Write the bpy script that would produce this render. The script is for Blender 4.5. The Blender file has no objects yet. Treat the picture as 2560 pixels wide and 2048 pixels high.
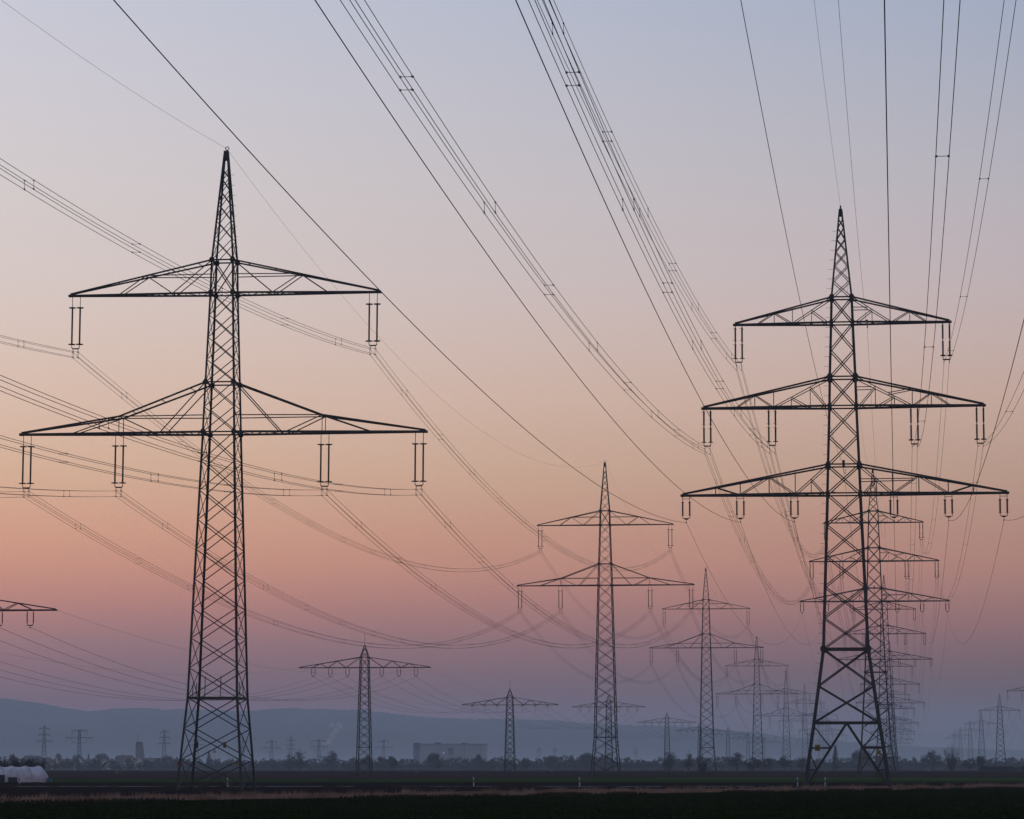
# Power lines at dusk: three parallel rows of lattice pylons over winter fields.
import bpy, math, random
import numpy as np
from mathutils import Vector, noise

random.seed(7)
rng = np.random.default_rng(7)
scene = bpy.context.scene
COL = scene.collection

# ------------------------------------------------------------------ survey
# Everything below is placed in metres.  The camera stands at the origin, 1.7 m
# above the field, looking along +Y.  at() turns a direction read off the
# photograph plus a distance into a place on the plain.
F, CX, CY = 7837.0, 1280.0, 1024.0
PITCH = math.atan(892.5 / F)
CAMZ = 1.7
_c, _s = math.cos(PITCH), math.sin(PITCH)

def at(px, py, Y):
    v = CY - py
    k = Y / (F * _c - v * _s)
    return Vector(((px - CX) * k, Y, CAMZ + (F * _s + v * _c) * k))

YAW = math.atan(0.1225)                       # heading shared by the lines
RV = Vector((math.cos(YAW), -math.sin(YAW), 0))
DV = Vector((math.sin(YAW), math.cos(YAW), 0))

# ------------------------------------------------------------------ helpers
class MB:
    def __init__(self):
        self.v, self.f = [], []
    def add(self, vs, fs):
        o = len(self.v)
        self.v.extend([tuple(p) for p in vs])
        self.f.extend([tuple(i + o for i in f) for f in fs])
    def bar(self, p, q, w, h=None):
        p, q = Vector(p), Vector(q)
        h = w if h is None else h
        d = q - p
        if d.length < 1e-6:
            return
        d.normalize()
        up = Vector((0, 0, 1)) if abs(d.z) < 0.9 else Vector((0, 1, 0))
        a = d.cross(up).normalized()
        b = a.cross(d)
        a *= w / 2
        b *= h / 2
        self.add([p - a - b, p + a - b, p + a + b, p - a + b, q - a - b, q + a - b, q + a + b, q - a + b],
                 [(3, 2, 1, 0), (4, 5, 6, 7), (0, 1, 5, 4), (1, 2, 6, 5), (2, 3, 7, 6), (3, 0, 4, 7)])
    def angle(self, p, q, w, out):
        """an L-profile: two thin plates meeting along p-q, opening away from `out`"""
        p, q = Vector(p), Vector(q)
        ox, oy = out
        t = w * 0.22
        a = Vector((-ox * w, 0, 0)); b = Vector((0, -oy * w, 0))
        ax = Vector((-ox * w, -oy * t, 0)); bx = Vector((-ox * t, -oy * w, 0))
        c = Vector((-ox * t, -oy * t, 0))
        prof = [Vector((0, 0, 0)), a, ax, c, bx, b]
        n = len(prof)
        vs = [p + r for r in prof] + [q + r for r in prof]
        fs = [(i, (i + 1) % n, n + (i + 1) % n, n + i) for i in range(n)]
        fs += [(0, 1, 2, 3), (0, 3, 4, 5), (n, n + 3, n + 2, n + 1), (n, n + 5, n + 4, n + 3)]
        self.add(vs, fs)
    def box(self, c, sx, sy, sz):
        x, y, z = c
        a, b, d = sx / 2, sy / 2, sz / 2
        self.add([(x - a, y - b, z - d), (x + a, y - b, z - d), (x + a, y + b, z - d), (x - a, y + b, z - d),
                  (x - a, y - b, z + d), (x + a, y - b, z + d), (x + a, y + b, z + d), (x - a, y + b, z + d)],
                 [(3, 2, 1, 0), (4, 5, 6, 7), (0, 1, 5, 4), (1, 2, 6, 5), (2, 3, 7, 6), (3, 0, 4, 7)])
    def tube(self, pts, r, n=6, cap=True):
        pts = [Vector(p) for p in pts]
        m = len(pts)
        rs = r if isinstance(r, (list, tuple)) else [r] * m
        vs, fs = [], []
        for i, p in enumerate(pts):
            d = (pts[min(i + 1, m - 1)] - pts[max(i - 1, 0)])
            d = d.normalized() if d.length > 1e-9 else Vector((0, 0, 1))
            up = Vector((0, 0, 1)) if abs(d.z) < 0.95 else Vector((1, 0, 0))
            a = d.cross(up).normalized(); b = a.cross(d)
            for k in range(n):
                t = 2 * math.pi * k / n
                vs.append(p + (a * math.cos(t) + b * math.sin(t)) * rs[i])
        for i in range(m - 1):
            for k in range(n):
                k2 = (k + 1) % n
                fs.append((i * n + k, i * n + k2, (i + 1) * n + k2, (i + 1) * n + k))
        if cap:
            fs.append(tuple(range(n))[::-1]); fs.append(tuple((m - 1) * n + k for k in range(n)))
        self.add(vs, fs)
    def torus(self, c, R, r, n=14, m=6, axis='z'):
        c = Vector(c); vs, fs = [], []
        for i in range(n):
            t = 2 * math.pi * i / n
            for j in range(m):
                u = 2 * math.pi * j / m
                rr = R + r * math.cos(u)
                p = Vector((rr * math.cos(t), rr * math.sin(t), r * math.sin(u)))
                if axis == 'y':
                    p = Vector((p.x, p.z, p.y))
                vs.append(c + p)
        for i in range(n):
            for j in range(m):
                i2, j2 = (i + 1) % n, (j + 1) % m
                fs.append((i * m + j, i2 * m + j, i2 * m + j2, i * m + j2))
        self.add(vs, fs)
    def lathe(self, prof, n=8):
        """prof: (r, z) list about the local z axis at x,y"""
    def mesh(self, name, mat, smooth=False):
        me = bpy.data.meshes.new(name)
        me.from_pydata(self.v, [], self.f)
        if mat:
            me.materials.append(mat)
        if smooth:
            me.polygons.foreach_set('use_smooth', [True] * len(me.polygons))
        me.update()
        return me
    def build(self, name, mat, parent=None, smooth=False):
        return link(name, self.mesh(name, mat, smooth), parent)

def link(name, me, parent=None, loc=None, rz=None):
    o = bpy.data.objects.new(name, me)
    COL.objects.link(o)
    if parent is not None:
        o.parent = parent
    if loc is not None:
        o.location = loc
    if rz is not None:
        o.rotation_euler = (0, 0, rz)
    return o

def tag(o, label, cat, group=None, kind=None):
    o['label'] = label
    o['category'] = cat
    if group:
        o['group'] = group
    if kind:
        o['kind'] = kind
    return o

def empty(name, loc, rz=0.0):
    o = bpy.data.objects.new(name, None)
    COL.objects.link(o)
    o.location = loc
    o.rotation_euler = (0, 0, rz)
    o.empty_display_size = 0.5
    return o

def copy_tree(o, parent=None):
    c = o.copy()
    COL.objects.link(c)
    if parent is not None:
        c.parent = parent
    for ch in list(o.children):
        copy_tree(ch, c)
    return c

def tri_mesh(name, verts, mat, parent=None, k=3):
    """many loose triangles (k=3) or quads (k=4) from an (n,k,3) array"""
    n = len(verts)
    me = bpy.data.meshes.new(name)
    me.vertices.add(n * k)
    me.vertices.foreach_set('co', verts.reshape(-1).astype(np.float32))
    me.loops.add(n * k)
    me.loops.foreach_set('vertex_index', np.arange(n * k, dtype=np.int32))
    me.polygons.add(n)
    me.polygons.foreach_set('loop_start', np.arange(0, n * k, k, dtype=np.int32))
    me.materials.append(mat)
    me.update(calc_edges=True)
    return link(name, me, parent)

# ------------------------------------------------------------------ materials
def material(name, col, rough=0.8, var=0.0, scale=1.0, col2=None, bump=0.0, metallic=0.0, spec=0.3):
    m = bpy.data.materials.new(name)
    m.use_nodes = True
    nt = m.node_tree
    b = nt.nodes['Principled BSDF']
    b.inputs['Roughness'].default_value = rough
    b.inputs['Metallic'].default_value = metallic
    b.inputs['Specular IOR Level'].default_value = spec
    tc = nt.nodes.new('ShaderNodeTexCoord')
    nz = nt.nodes.new('ShaderNodeTexNoise')
    nz.inputs['Scale'].default_value = scale
    nz.inputs['Detail'].default_value = 6
    nt.links.new(tc.outputs['Object'], nz.inputs['Vector'])
    rp = nt.nodes.new('ShaderNodeValToRGB')
    rp.color_ramp.elements[0].position = 0.3
    rp.color_ramp.elements[1].position = 0.7
    c2 = col2 or [min(1, c * (1 + var)) for c in col]
    c1 = [c * (1 - var) for c in col] if col2 is None else col
    rp.color_ramp.elements[0].color = (*c1, 1)
    rp.color_ramp.elements[1].color = (*c2, 1)
    nt.links.new(nz.outputs['Fac'], rp.inputs['Fac'])
    nt.links.new(rp.outputs['Color'], b.inputs['Base Color'])
    if bump:
        bp = nt.nodes.new('ShaderNodeBump')
        bp.inputs['Strength'].default_value = bump
        nt.links.new(nz.outputs['Fac'], bp.inputs['Height'])
        nt.links.new(bp.outputs['Normal'], b.inputs['Normal'])
    return m

M = {}
M['steel'] = material('weathered_steel', (0.030, 0.032, 0.033), 0.75, 0.25, 0.8)
M['steel_grey'] = material('grey_painted_steel', (0.085, 0.095, 0.10), 0.7, 0.25, 0.9)
M['wire'] = material('aged_aluminium_wire', (0.030, 0.027, 0.027), 0.75, 0.15, 0.3)
M['porcelain'] = material('brown_porcelain', (0.035, 0.027, 0.025), 0.4, 0.2, 4)
M['yellow'] = material('yellow_sign', (0.14, 0.11, 0.025), 0.6, 0.15, 6)
M['ochre'] = material('weathered_yellow_back', (0.085, 0.062, 0.03), 0.7, 0.2, 6)
M['red'] = material('red_plate', (0.16, 0.022, 0.028), 0.6, 0.15, 6)
M['black'] = material('black_plate', (0.015, 0.017, 0.018), 0.6, 0.2, 6)
M['white'] = material('white_plastic_post', (0.27, 0.27, 0.28), 0.5, 0.15, 8)
M['soil'] = material('ploughed_soil', (0.009, 0.006, 0.006), 0.95, col2=(0.027, 0.018, 0.017), scale=0.9, bump=0.8, spec=0.0)
M['field'] = material('bare_far_field', (0.024, 0.014, 0.013), 0.95, col2=(0.046, 0.029, 0.025), scale=0.11, bump=0.4, spec=0.0)
M['crop'] = material('winter_crop_soil', (0.006, 0.009, 0.003), 0.95, col2=(0.012, 0.016, 0.006), scale=0.35, bump=0.4, spec=0.0)
M['blade'] = material('winter_crop_blade', (0.007, 0.013, 0.003), 0.85, col2=(0.015, 0.021, 0.006), scale=0.10, spec=0.0)
M['green'] = material('green_strip', (0.018, 0.034, 0.006), 0.95, col2=(0.032, 0.052, 0.012), scale=0.06, spec=0.0)
M['dry'] = material('dry_grass', (0.10, 0.066, 0.050), 0.9, col2=(0.27, 0.185, 0.14), scale=0.35, spec=0.0)
M['verge'] = material('dark_verge', (0.020, 0.018, 0.013), 0.95, col2=(0.04, 0.032, 0.022), scale=0.5, spec=0.0)
M['asphalt'] = material('asphalt', (0.085, 0.08, 0.09), 0.8, 0.2, 2, spec=0.1)
M['bark'] = material('bark', (0.030, 0.027, 0.027), 0.9, 0.25, 2, spec=0.0)
M['twig'] = material('winter_twigs', (0.022, 0.020, 0.021), 0.9, 0.3, 0.6, spec=0.0)
M['leaf'] = material('dark_foliage', (0.010, 0.015, 0.012), 0.9, col2=(0.026, 0.031, 0.023), scale=0.35, spec=0.0)
M['needle'] = material('conifer_needles', (0.010, 0.018, 0.014), 0.9, col2=(0.022, 0.034, 0.024), scale=0.6, spec=0.0)
M['hill'] = material('hill_forest', (0.028, 0.032, 0.028), 0.95, col2=(0.055, 0.055, 0.046), scale=0.006, spec=0.0)
M['plaster'] = material('pale_plaster', (0.42, 0.40, 0.38), 0.85, 0.12, 0.6)
M['cream'] = material('cream_plaster', (0.48, 0.38, 0.32), 0.85, 0.12, 0.6)
M['tile'] = material('dark_roof_tile', (0.06, 0.045, 0.042), 0.85, 0.25, 1.0)
M['pane'] = material('window_glass', (0.03, 0.035, 0.045), 0.15, 0.1, 2, spec=0.5)
M['cladding'] = material('pale_cladding', (0.17, 0.185, 0.20), 0.7, 0.08, 0.15)
M['cladding_dark'] = material('blue_grey_cladding', (0.035, 0.045, 0.06), 0.7, 0.1, 0.15)
M['stone'] = material('dark_stone', (0.06, 0.06, 0.06), 0.9, 0.2, 0.5)
M['tarp'] = material('dusty_plastic_film', (0.30, 0.28, 0.31), 0.6, 0.25, 1.3)
M['teal'] = material('teal_plastic', (0.012, 0.085, 0.085), 0.5, 0.15, 3)

# ------------------------------------------------------------------ camera
cam = bpy.data.cameras.new('camera')
cam.sensor_fit = 'HORIZONTAL'
cam.sensor_width = 36.0
cam.lens = 36.0 * F / 2560.0
cam.clip_start = 0.5
cam.clip_end = 40000
cob = bpy.data.objects.new('camera', cam)
COL.objects.link(cob)
cob.location = (0, 0, CAMZ)
cob.rotation_euler = (math.pi / 2 + PITCH, 0, 0)
scene.camera = cob

# ------------------------------------------------------------------ sky, sun, haze
HAZE_D = 0.00011
HAZE_TOP = 212.0
HAZE_COL = (0.81, 0.91, 1.0)
HC = (0.138, 0.176, 0.254)          # radiance the haze settles to (measured from renders)

def s2l(c):
    c = c / 255.0
    return c / 12.92 if c <= 0.04045 else ((c + 0.055) / 1.055) ** 2.4

# sky as seen in the photograph: (row, left rgb, right rgb)
SKY = [(-400, (186, 192, 214), (142, 158, 188)),
       (0, (200, 201, 214), (158, 169, 191)),
       (250, (207, 203, 210), (170, 173, 188)),
       (450, (211, 203, 204), (179, 176, 185)),
       (700, (214, 200, 196), (188, 175, 179)),
       (850, (216, 195, 185), (191, 171, 168)),
       (1006, (216, 188, 172), (191, 164, 153)),
       (1185, (212, 175, 151), (180, 151, 137)),
       (1346, (206, 155, 134), (171, 134, 124)),
       (1420, (197, 145, 129), (167, 128, 120)),
       (1486, (184, 134, 126), (154, 119, 117)),
       (1566, (160, 122, 124), (138, 109, 113)),
       (1610, (146, 117, 124), (125, 104, 112)),
       (1716, (120, 107, 122), (103, 99, 112)),
       (1790, (108, 103, 120), (97, 97, 111)),
       (1862, (98, 101, 119), (90, 96, 113)),
       (1912, (94, 100, 118), (89, 96, 113))]

def sky_stops(side):
    out = []
    for row in SKY:
        py, rgb = row[0], row[1 + side]
        e = PITCH + math.atan((CY - py) / F)
        path = min((HAZE_TOP - CAMZ) / max(math.tan(e), 1e-4), 12600)
        T = max(math.exp(-HAZE_D * path), 0.2)
        lin = [max(0.02, (s2l(c) - (1 - T) * h) / T) for c, h in zip(rgb, HC)]
        out.append((math.sin(e), lin))
    return out[::-1]

world = bpy.data.worlds.new('World')
scene.world = world
world.use_nodes = True
nt = world.node_tree
nt.nodes.clear()
N = nt.nodes.new
L = nt.links.new
out = N('ShaderNodeOutputWorld')
tc = N('ShaderNodeTexCoord')
sep = N('ShaderNodeSeparateXYZ')
L(tc.outputs['Generated'], sep.inputs[0])

def maprange(src, a, b, c=0.0, d=1.0, smooth=False):
    n = N('ShaderNodeMapRange')
    n.interpolation_type = 'SMOOTHSTEP' if smooth else 'LINEAR'
    n.inputs['From Min'].default_value = a
    n.inputs['From Max'].default_value = b
    n.inputs['To Min'].default_value = c
    n.inputs['To Max'].default_value = d
    L(src, n.inputs['Value'])
    return n.outputs['Result']

ZMAX = 0.34
zf = maprange(sep.outputs['Z'], 0.0, ZMAX)

def ramp(stops):
    n = N('ShaderNodeValToRGB')
    cr = n.color_ramp
    cr.interpolation = 'LINEAR'
    while len(cr.elements) > 1:
        cr.elements.remove(cr.elements[-1])
    first = True
    for z, lin in stops:
        p = min(1.0, max(0.0, z / ZMAX))
        if first:
            e = cr.elements[0]; e.position = p; first = False
        else:
            e = cr.elements.new(p)
        e.color = (*lin, 1)
    L(zf, n.inputs['Fac'])
    return n.outputs['Color']

def mix(f, a, b):
    n = N('ShaderNodeMix')
    n.data_type = 'RGBA'
    if hasattr(f, 'links'):
        L(f, n.inputs['Factor'])
    else:
        n.inputs['Factor'].default_value = f
    for s, k in ((a, 'A'), (b, 'B')):
        sock = [i for i in n.inputs if i.name == k and i.type == 'RGBA'][0]
        if hasattr(s, 'links'):
            L(s, sock)
        else:
            sock.default_value = (*s, 1)
    return [o for o in n.outputs if o.type == 'RGBA'][0]

ant = mix(maprange(sep.outputs['X'], -0.17, 0.17, smooth=False), ramp(sky_stops(0)), ramp(sky_stops(1)))
up = mix(maprange(sep.outputs['Z'], 0.27, 0.75, smooth=True), ant, (0.29, 0.40, 0.66))
glow = mix(maprange(sep.outputs['Z'], 0.0, 0.45, smooth=True), (0.56, 0.38, 0.27), (0.33, 0.41, 0.62))
allsky = mix(maprange(sep.outputs['Y'], 0.25, -0.6, smooth=True), up, glow)
allsky = mix(maprange(sep.outputs['Z'], 0.0, -0.03), allsky, (0.03, 0.03, 0.035))
bg = N('ShaderNodeBackground')
bg.inputs['Strength'].default_value = 1.0
L(allsky, bg.inputs['Color'])
# a little physical twilight on top
nish = N('ShaderNodeTexSky')
nish.sky_type = 'NISHITA'
nish.sun_disc = False
nish.sun_elevation = math.radians(-3.0)
nish.sun_rotation = math.radians(186)
bg2 = N('ShaderNodeBackground')
bg2.inputs['Strength'].default_value = 0.05
L(nish.outputs['Color'], bg2.inputs['Color'])
addn = N('ShaderNodeAddShader')
L(bg.outputs[0], addn.inputs[0])
L(bg2.outputs[0], addn.inputs[1])
L(addn.outputs[0], out.inputs['Surface'])

sun = bpy.data.lights.new('sun', 'SUN')
sun.energy = 0.05
sun.angle = math.radians(12)
sun.color = (1.0, 0.80, 0.62)
so = bpy.data.objects.new('sun', sun)
COL.objects.link(so)
so.location = (0, -60, 60)
so.rotation_euler = (math.radians(88.5), 0, math.radians(-6))   # low behind the camera

hz = MB()
hz.box((0, 6225, (HAZE_TOP - 1.0) / 2), 7600, 12750, HAZE_TOP + 1.0)
hm = bpy.data.materials.new('haze_air')
hm.use_nodes = True
hn = hm.node_tree
hn.nodes.clear()
ho = hn.nodes.new('ShaderNodeOutputMaterial')
pv = hn.nodes.new('ShaderNodeVolumePrincipled')
pv.inputs['Color'].default_value = (*HAZE_COL, 1)
pv.inputs['Density'].default_value = HAZE_D
pv.inputs['Anisotropy'].default_value = 0.0
for k in ('Density Attribute', 'Color Attribute', 'Temperature Attribute'):
    if k in pv.inputs:
        pv.inputs[k].default_value = ''
hn.links.new(pv.outputs[0], ho.inputs['Volume'])
hm.cycles.homogeneous_volume = True
hazeo = hz.build('haze', hm)
tag(hazeo, 'thin blue evening haze lying over the whole plain', 'haze', kind='stuff')
# a low bank of evening mist lying in front of and among the far trees
mz = MB()
mz.box((0, 4700, 6.5), 7000, 6800, 15.0)
mm = hm.copy()
mm.name = 'ground_mist'
for nd in mm.node_tree.nodes:
    if nd.type == 'PRINCIPLED_VOLUME':
        nd.inputs['Density'].default_value = 0.00010
mm.cycles.homogeneous_volume = True
misto = mz.build('mist', mm)
tag(misto, 'low bank of blue mist lying among the far trees', 'mist', kind='stuff')

# ------------------------------------------------------------------ ground
def sheet(name, pts, z, mat, label=None, cat=None):
    me = bpy.data.meshes.new(name)
    me.from_pydata([(x, y, z) for x, y in pts], [], [tuple(range(len(pts)))])
    me.materials.append(mat)
    o = link(name, me)
    o['kind'] = 'structure'
    return o

def grid(name, x0, x1, y0, y1, nx, ny, mat, zf_):
    vs = [(x0 + (x1 - x0) * i / nx, y0 + (y1 - y0) * j / ny) for j in range(ny + 1) for i in range(nx + 1)]
    vs = [(x, y, zf_(x, y)) for x, y in vs]
    fs = [(j * (nx + 1) + i, j * (nx + 1) + i + 1, (j + 1) * (nx + 1) + i + 1, (j + 1) * (nx + 1) + i)
          for j in range(ny) for i in range(nx)]
    me = bpy.data.meshes.new(name)
    me.from_pydata(vs, [], fs)
    me.materials.append(mat)
    o = link(name, me)
    o['kind'] = 'structure'
    return o

sheet('ground', [(-3700, -140), (3700, -140), (3700, 12400), (-3700, 12400)], -0.004, M['field'])
def edge(x):                                   # field boundary, a straight oblique line
    return 185.5 + 1.59 * x
def edge_x(y):
    return (y - 185.5) / 1.59
sheet('crop_field', [(-190, -110), (190, -110), (190, edge(190)), (edge_x(-110), -110)], 0.004, M['crop'])
# ploughed field between the grass margin and the road: real furrow lumps
def lump(x, y):
    return 0.02 + 0.10 * max(0, noise.noise(Vector((x * 0.9, y * 0.25, 1.3)))) + 0.03 * noise.noise(Vector((x * 3, y * 1.5, 5)))
grid('ploughed_field', -75, 75, 172, 264, 300, 90, M['soil'],
     lambda x, y: lump(x, y) if y > edge(x) + 11 else 0.0005)
sheet('road', [(-240, 268.5), (240, 263.5), (240, 269.5), (-240, 274.5)], 0.012, M['asphalt'])
grid('ploughed_field', -120, 120, 275.5, 344, 240, 40, M['soil'], lambda x, y: 0.004 + 0.7 * lump(x, y))
sheet('meadow_strip', [(-110, 345), (60, 345), (62, 362), (190, 395), (190, 520), (40, 470), (-20, 425), (-110, 385)], 0.008, M['green'])
sheet('meadow_strip', [(14, 520), (70, 560), (240, 640), (240, 700), (10, 640)], 0.008, M['verge'])
sheet('ploughed_field', [(-700, 720), (700, 700), (900, 1250), (-900, 1180)], 0.008, M['soil'])
sheet('farm_track', [(20, 452), (130, 372), (130, 377), (20, 458)], 0.016, M['asphalt'])

# winter crop blades
n = 150000
yy = 92 + (250 - 92) * rng.random(n) ** 1.25
xx = (rng.random(n) * 2 - 1) * (yy * 0.175 + 2)
keep = yy < 185.5 + 1.59 * xx + rng.normal(0, 0.6, n)
xx, yy = xx[keep], yy[keep]
n = len(xx)
h = rng.uniform(0.03, 0.09, n)
w = rng.uniform(0.02, 0.045, n)
a = rng.uniform(0, math.pi, n)
V = np.zeros((n, 3, 3))
V[:, 0] = np.stack([xx - w * np.cos(a), yy - w * np.sin(a), np.zeros(n)], 1)
V[:, 1] = np.stack([xx + w * np.cos(a), yy + w * np.sin(a), np.zeros(n)], 1)
V[:, 2] = np.stack([xx + rng.normal(0, .04, n), yy + rng.normal(0, .04, n), h], 1)
o = tri_mesh('crop_grass', V, M['blade'])
tag(o, 'short dark green winter crop covering the whole front field', 'grass', kind='stuff')

# dry grass margin
n = 90000
xx = rng.uniform(-62, 62, n)
off = rng.gamma(2.4, 2.2, n) - 0.5
yy = 185.5 + 1.59 * xx + off * 1.25
dens = np.array([0.55 + 0.9 * noise.noise(Vector((x * 0.30, y * 0.16, 0.0))) + 0.3 * noise.noise(Vector((x * 1.7, y * 0.8, 3.0))) for x, y in zip(xx, yy)])
keep = (rng.random(n) < np.clip(dens, 0.12, 1)) & (off < 12)
xx, yy, off, dens = xx[keep], yy[keep], off[keep], dens[keep]
n = len(xx)
h = rng.uniform(0.10, 0.30, n) * (0.5 + 0.75 * np.clip(dens, 0, 1))
w = rng.uniform(0.014, 0.034, n)
a = rng.uniform(-0.5, 0.5, n)
V = np.zeros((n, 3, 3))
V[:, 0] = np.stack([xx - w * np.cos(a), yy - w * np.sin(a), np.zeros(n)], 1)
V[:, 1] = np.stack([xx + w * np.cos(a), yy + w * np.sin(a), np.zeros(n)], 1)
V[:, 2] = np.stack([xx + rng.normal(0.03, .10, n), yy + rng.normal(0, .08, n), h], 1)
o = tri_mesh('dry_grass', V, M['dry'])
tag(o, 'band of pale dry grass along the edge of the front field', 'grass', kind='stuff')
tuft = rng.uniform(-62, 62, 150)
n = 9000
tx = tuft[rng.integers(0, 150, n)]
xx = tx + rng.normal(0, 0.22, n)
yy = 185.5 + 1.59 * tx + 4 + 8 * np.modf(np.abs(tx) * 7.31)[0] + rng.normal(0, .3, n)
h = rng.uniform(0.2, 0.50, n)
w = rng.uniform(0.012, 0.026, n)
V = np.zeros((n, 3, 3))
V[:, 0] = np.stack([xx - w, yy, np.zeros(n)], 1)
V[:, 1] = np.stack([xx + w, yy, np.zeros(n)], 1)
V[:, 2] = np.stack([xx + rng.normal(0.05, .12, n), yy + rng.normal(0, .08, n), h], 1)
o = tri_mesh('dry_grass_tufts', V, M['dry'])
tag(o, 'taller pale tufts standing in the dry grass band', 'grass', kind='stuff')
# dark clumps at the foot of the margin
n = 9000
ck = rng.uniform(-62, 62, 70)
cx_ = ck[rng.integers(0, 70, n)] + rng.normal(0, 0.55, n)
cy_ = 185.5 + 1.59 * cx_ - 1.0 + rng.normal(0, 1.0, n)
h = rng.uniform(0.05, 0.22, n); w = rng.uniform(0.02, 0.06, n)
V = np.zeros((n, 3, 3))
V[:, 0] = np.stack([cx_ - w, cy_, np.zeros(n)], 1)
V[:, 1] = np.stack([cx_ + w, cy_, np.zeros(n)], 1)
V[:, 2] = np.stack([cx_ + rng.normal(0, .06, n), cy_ + rng.normal(0, .06, n), h], 1)
o = tri_mesh('weed_clumps', V, M['verge'])
tag(o, 'dark low weeds at the foot of the dry grass', 'weeds', kind='stuff')

# hills
HP = [(-900, 1740), (-300, 1735), (0, 1746), (49, 1750), (115, 1760), (165, 1770), (237, 1780), (273, 1778), (323, 1772), (379, 1771),
      (428, 1776), (467, 1774), (560, 1777), (640, 1779), (689, 1773), (742, 1772), (805, 1774), (897, 1776), (1002, 1786),
      (1068, 1794), (1167, 1798.5), (1262, 1798), (1393, 1802), (1467, 1809), (1556, 1813), (1645, 1816), (1746, 1820),
      (1794, 1826), (1879, 1832), (1908, 1838), (1990, 1847), (2100, 1856), (2300, 1870), (2560, 1878), (3500, 1875)]
HY = 9000.0
hx = np.array([(p - CX) / F * HY for p, _ in HP])
hh = np.array([at(p, q, HY).z for p, q in HP])
def hill_z(x, y):
    top = float(np.interp(x, hx, hh))
    x2 = x + 300 * noise.noise(Vector((x * 0.002, y * 0.002, 0)))
    if y <= HY:
        t = max(0.0, (y - 6600) / (HY - 6600))
        prof = t * t * (3 - 2 * t)
    else:
        t = (y - HY) / 1600
        prof = 1 - 0.5 * t
    z = top * prof
    if 0.02 < prof < 0.995:
        z += prof * (1 - prof) * 60 * noise.noise(Vector((x2 * 0.004, y * 0.003, 2.0)))
    z += prof ** 4 * (2.5 * noise.noise(Vector((x * 0.03, y * 0.01, 7))) + 4.5 * noise.noise(Vector((x * 0.11, y * 0.05, 9))) + 3.0 * noise.noise(Vector((x * 0.31, y * 0.1, 4))))
    return min(z, HAZE_TOP - 1.5) - 0.5
grid('hills', -2300, 2500, 6600, 10800, 1300, 30, M['hill'], hill_z)

# ------------------------------------------------------------------ pylon kit
YOKE = {}
def shared(key, fn, mat, smooth=False):
    if key not in YOKE:
        mb = MB(); fn(mb)
        YOKE[key] = mb.mesh(key.split('|')[0], mat, smooth)
    return YOKE[key]

def fins(mb, x, z0, z1, r0, r1, n):
    """a ribbed long-rod insulator from z0 (upper) down to z1"""
    prof = []
    k = (z0 - z1) / n
    for i in range(n):
        z = z0 - k * i
        prof += [(r0, z), (r1, z - 0.3 * k), (r0, z - 0.6 * k)]
    prof.append((r0, z1))
    mb.tube([(x, 0, z) for r, z in prof], [r for r, z in prof], 8)

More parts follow.
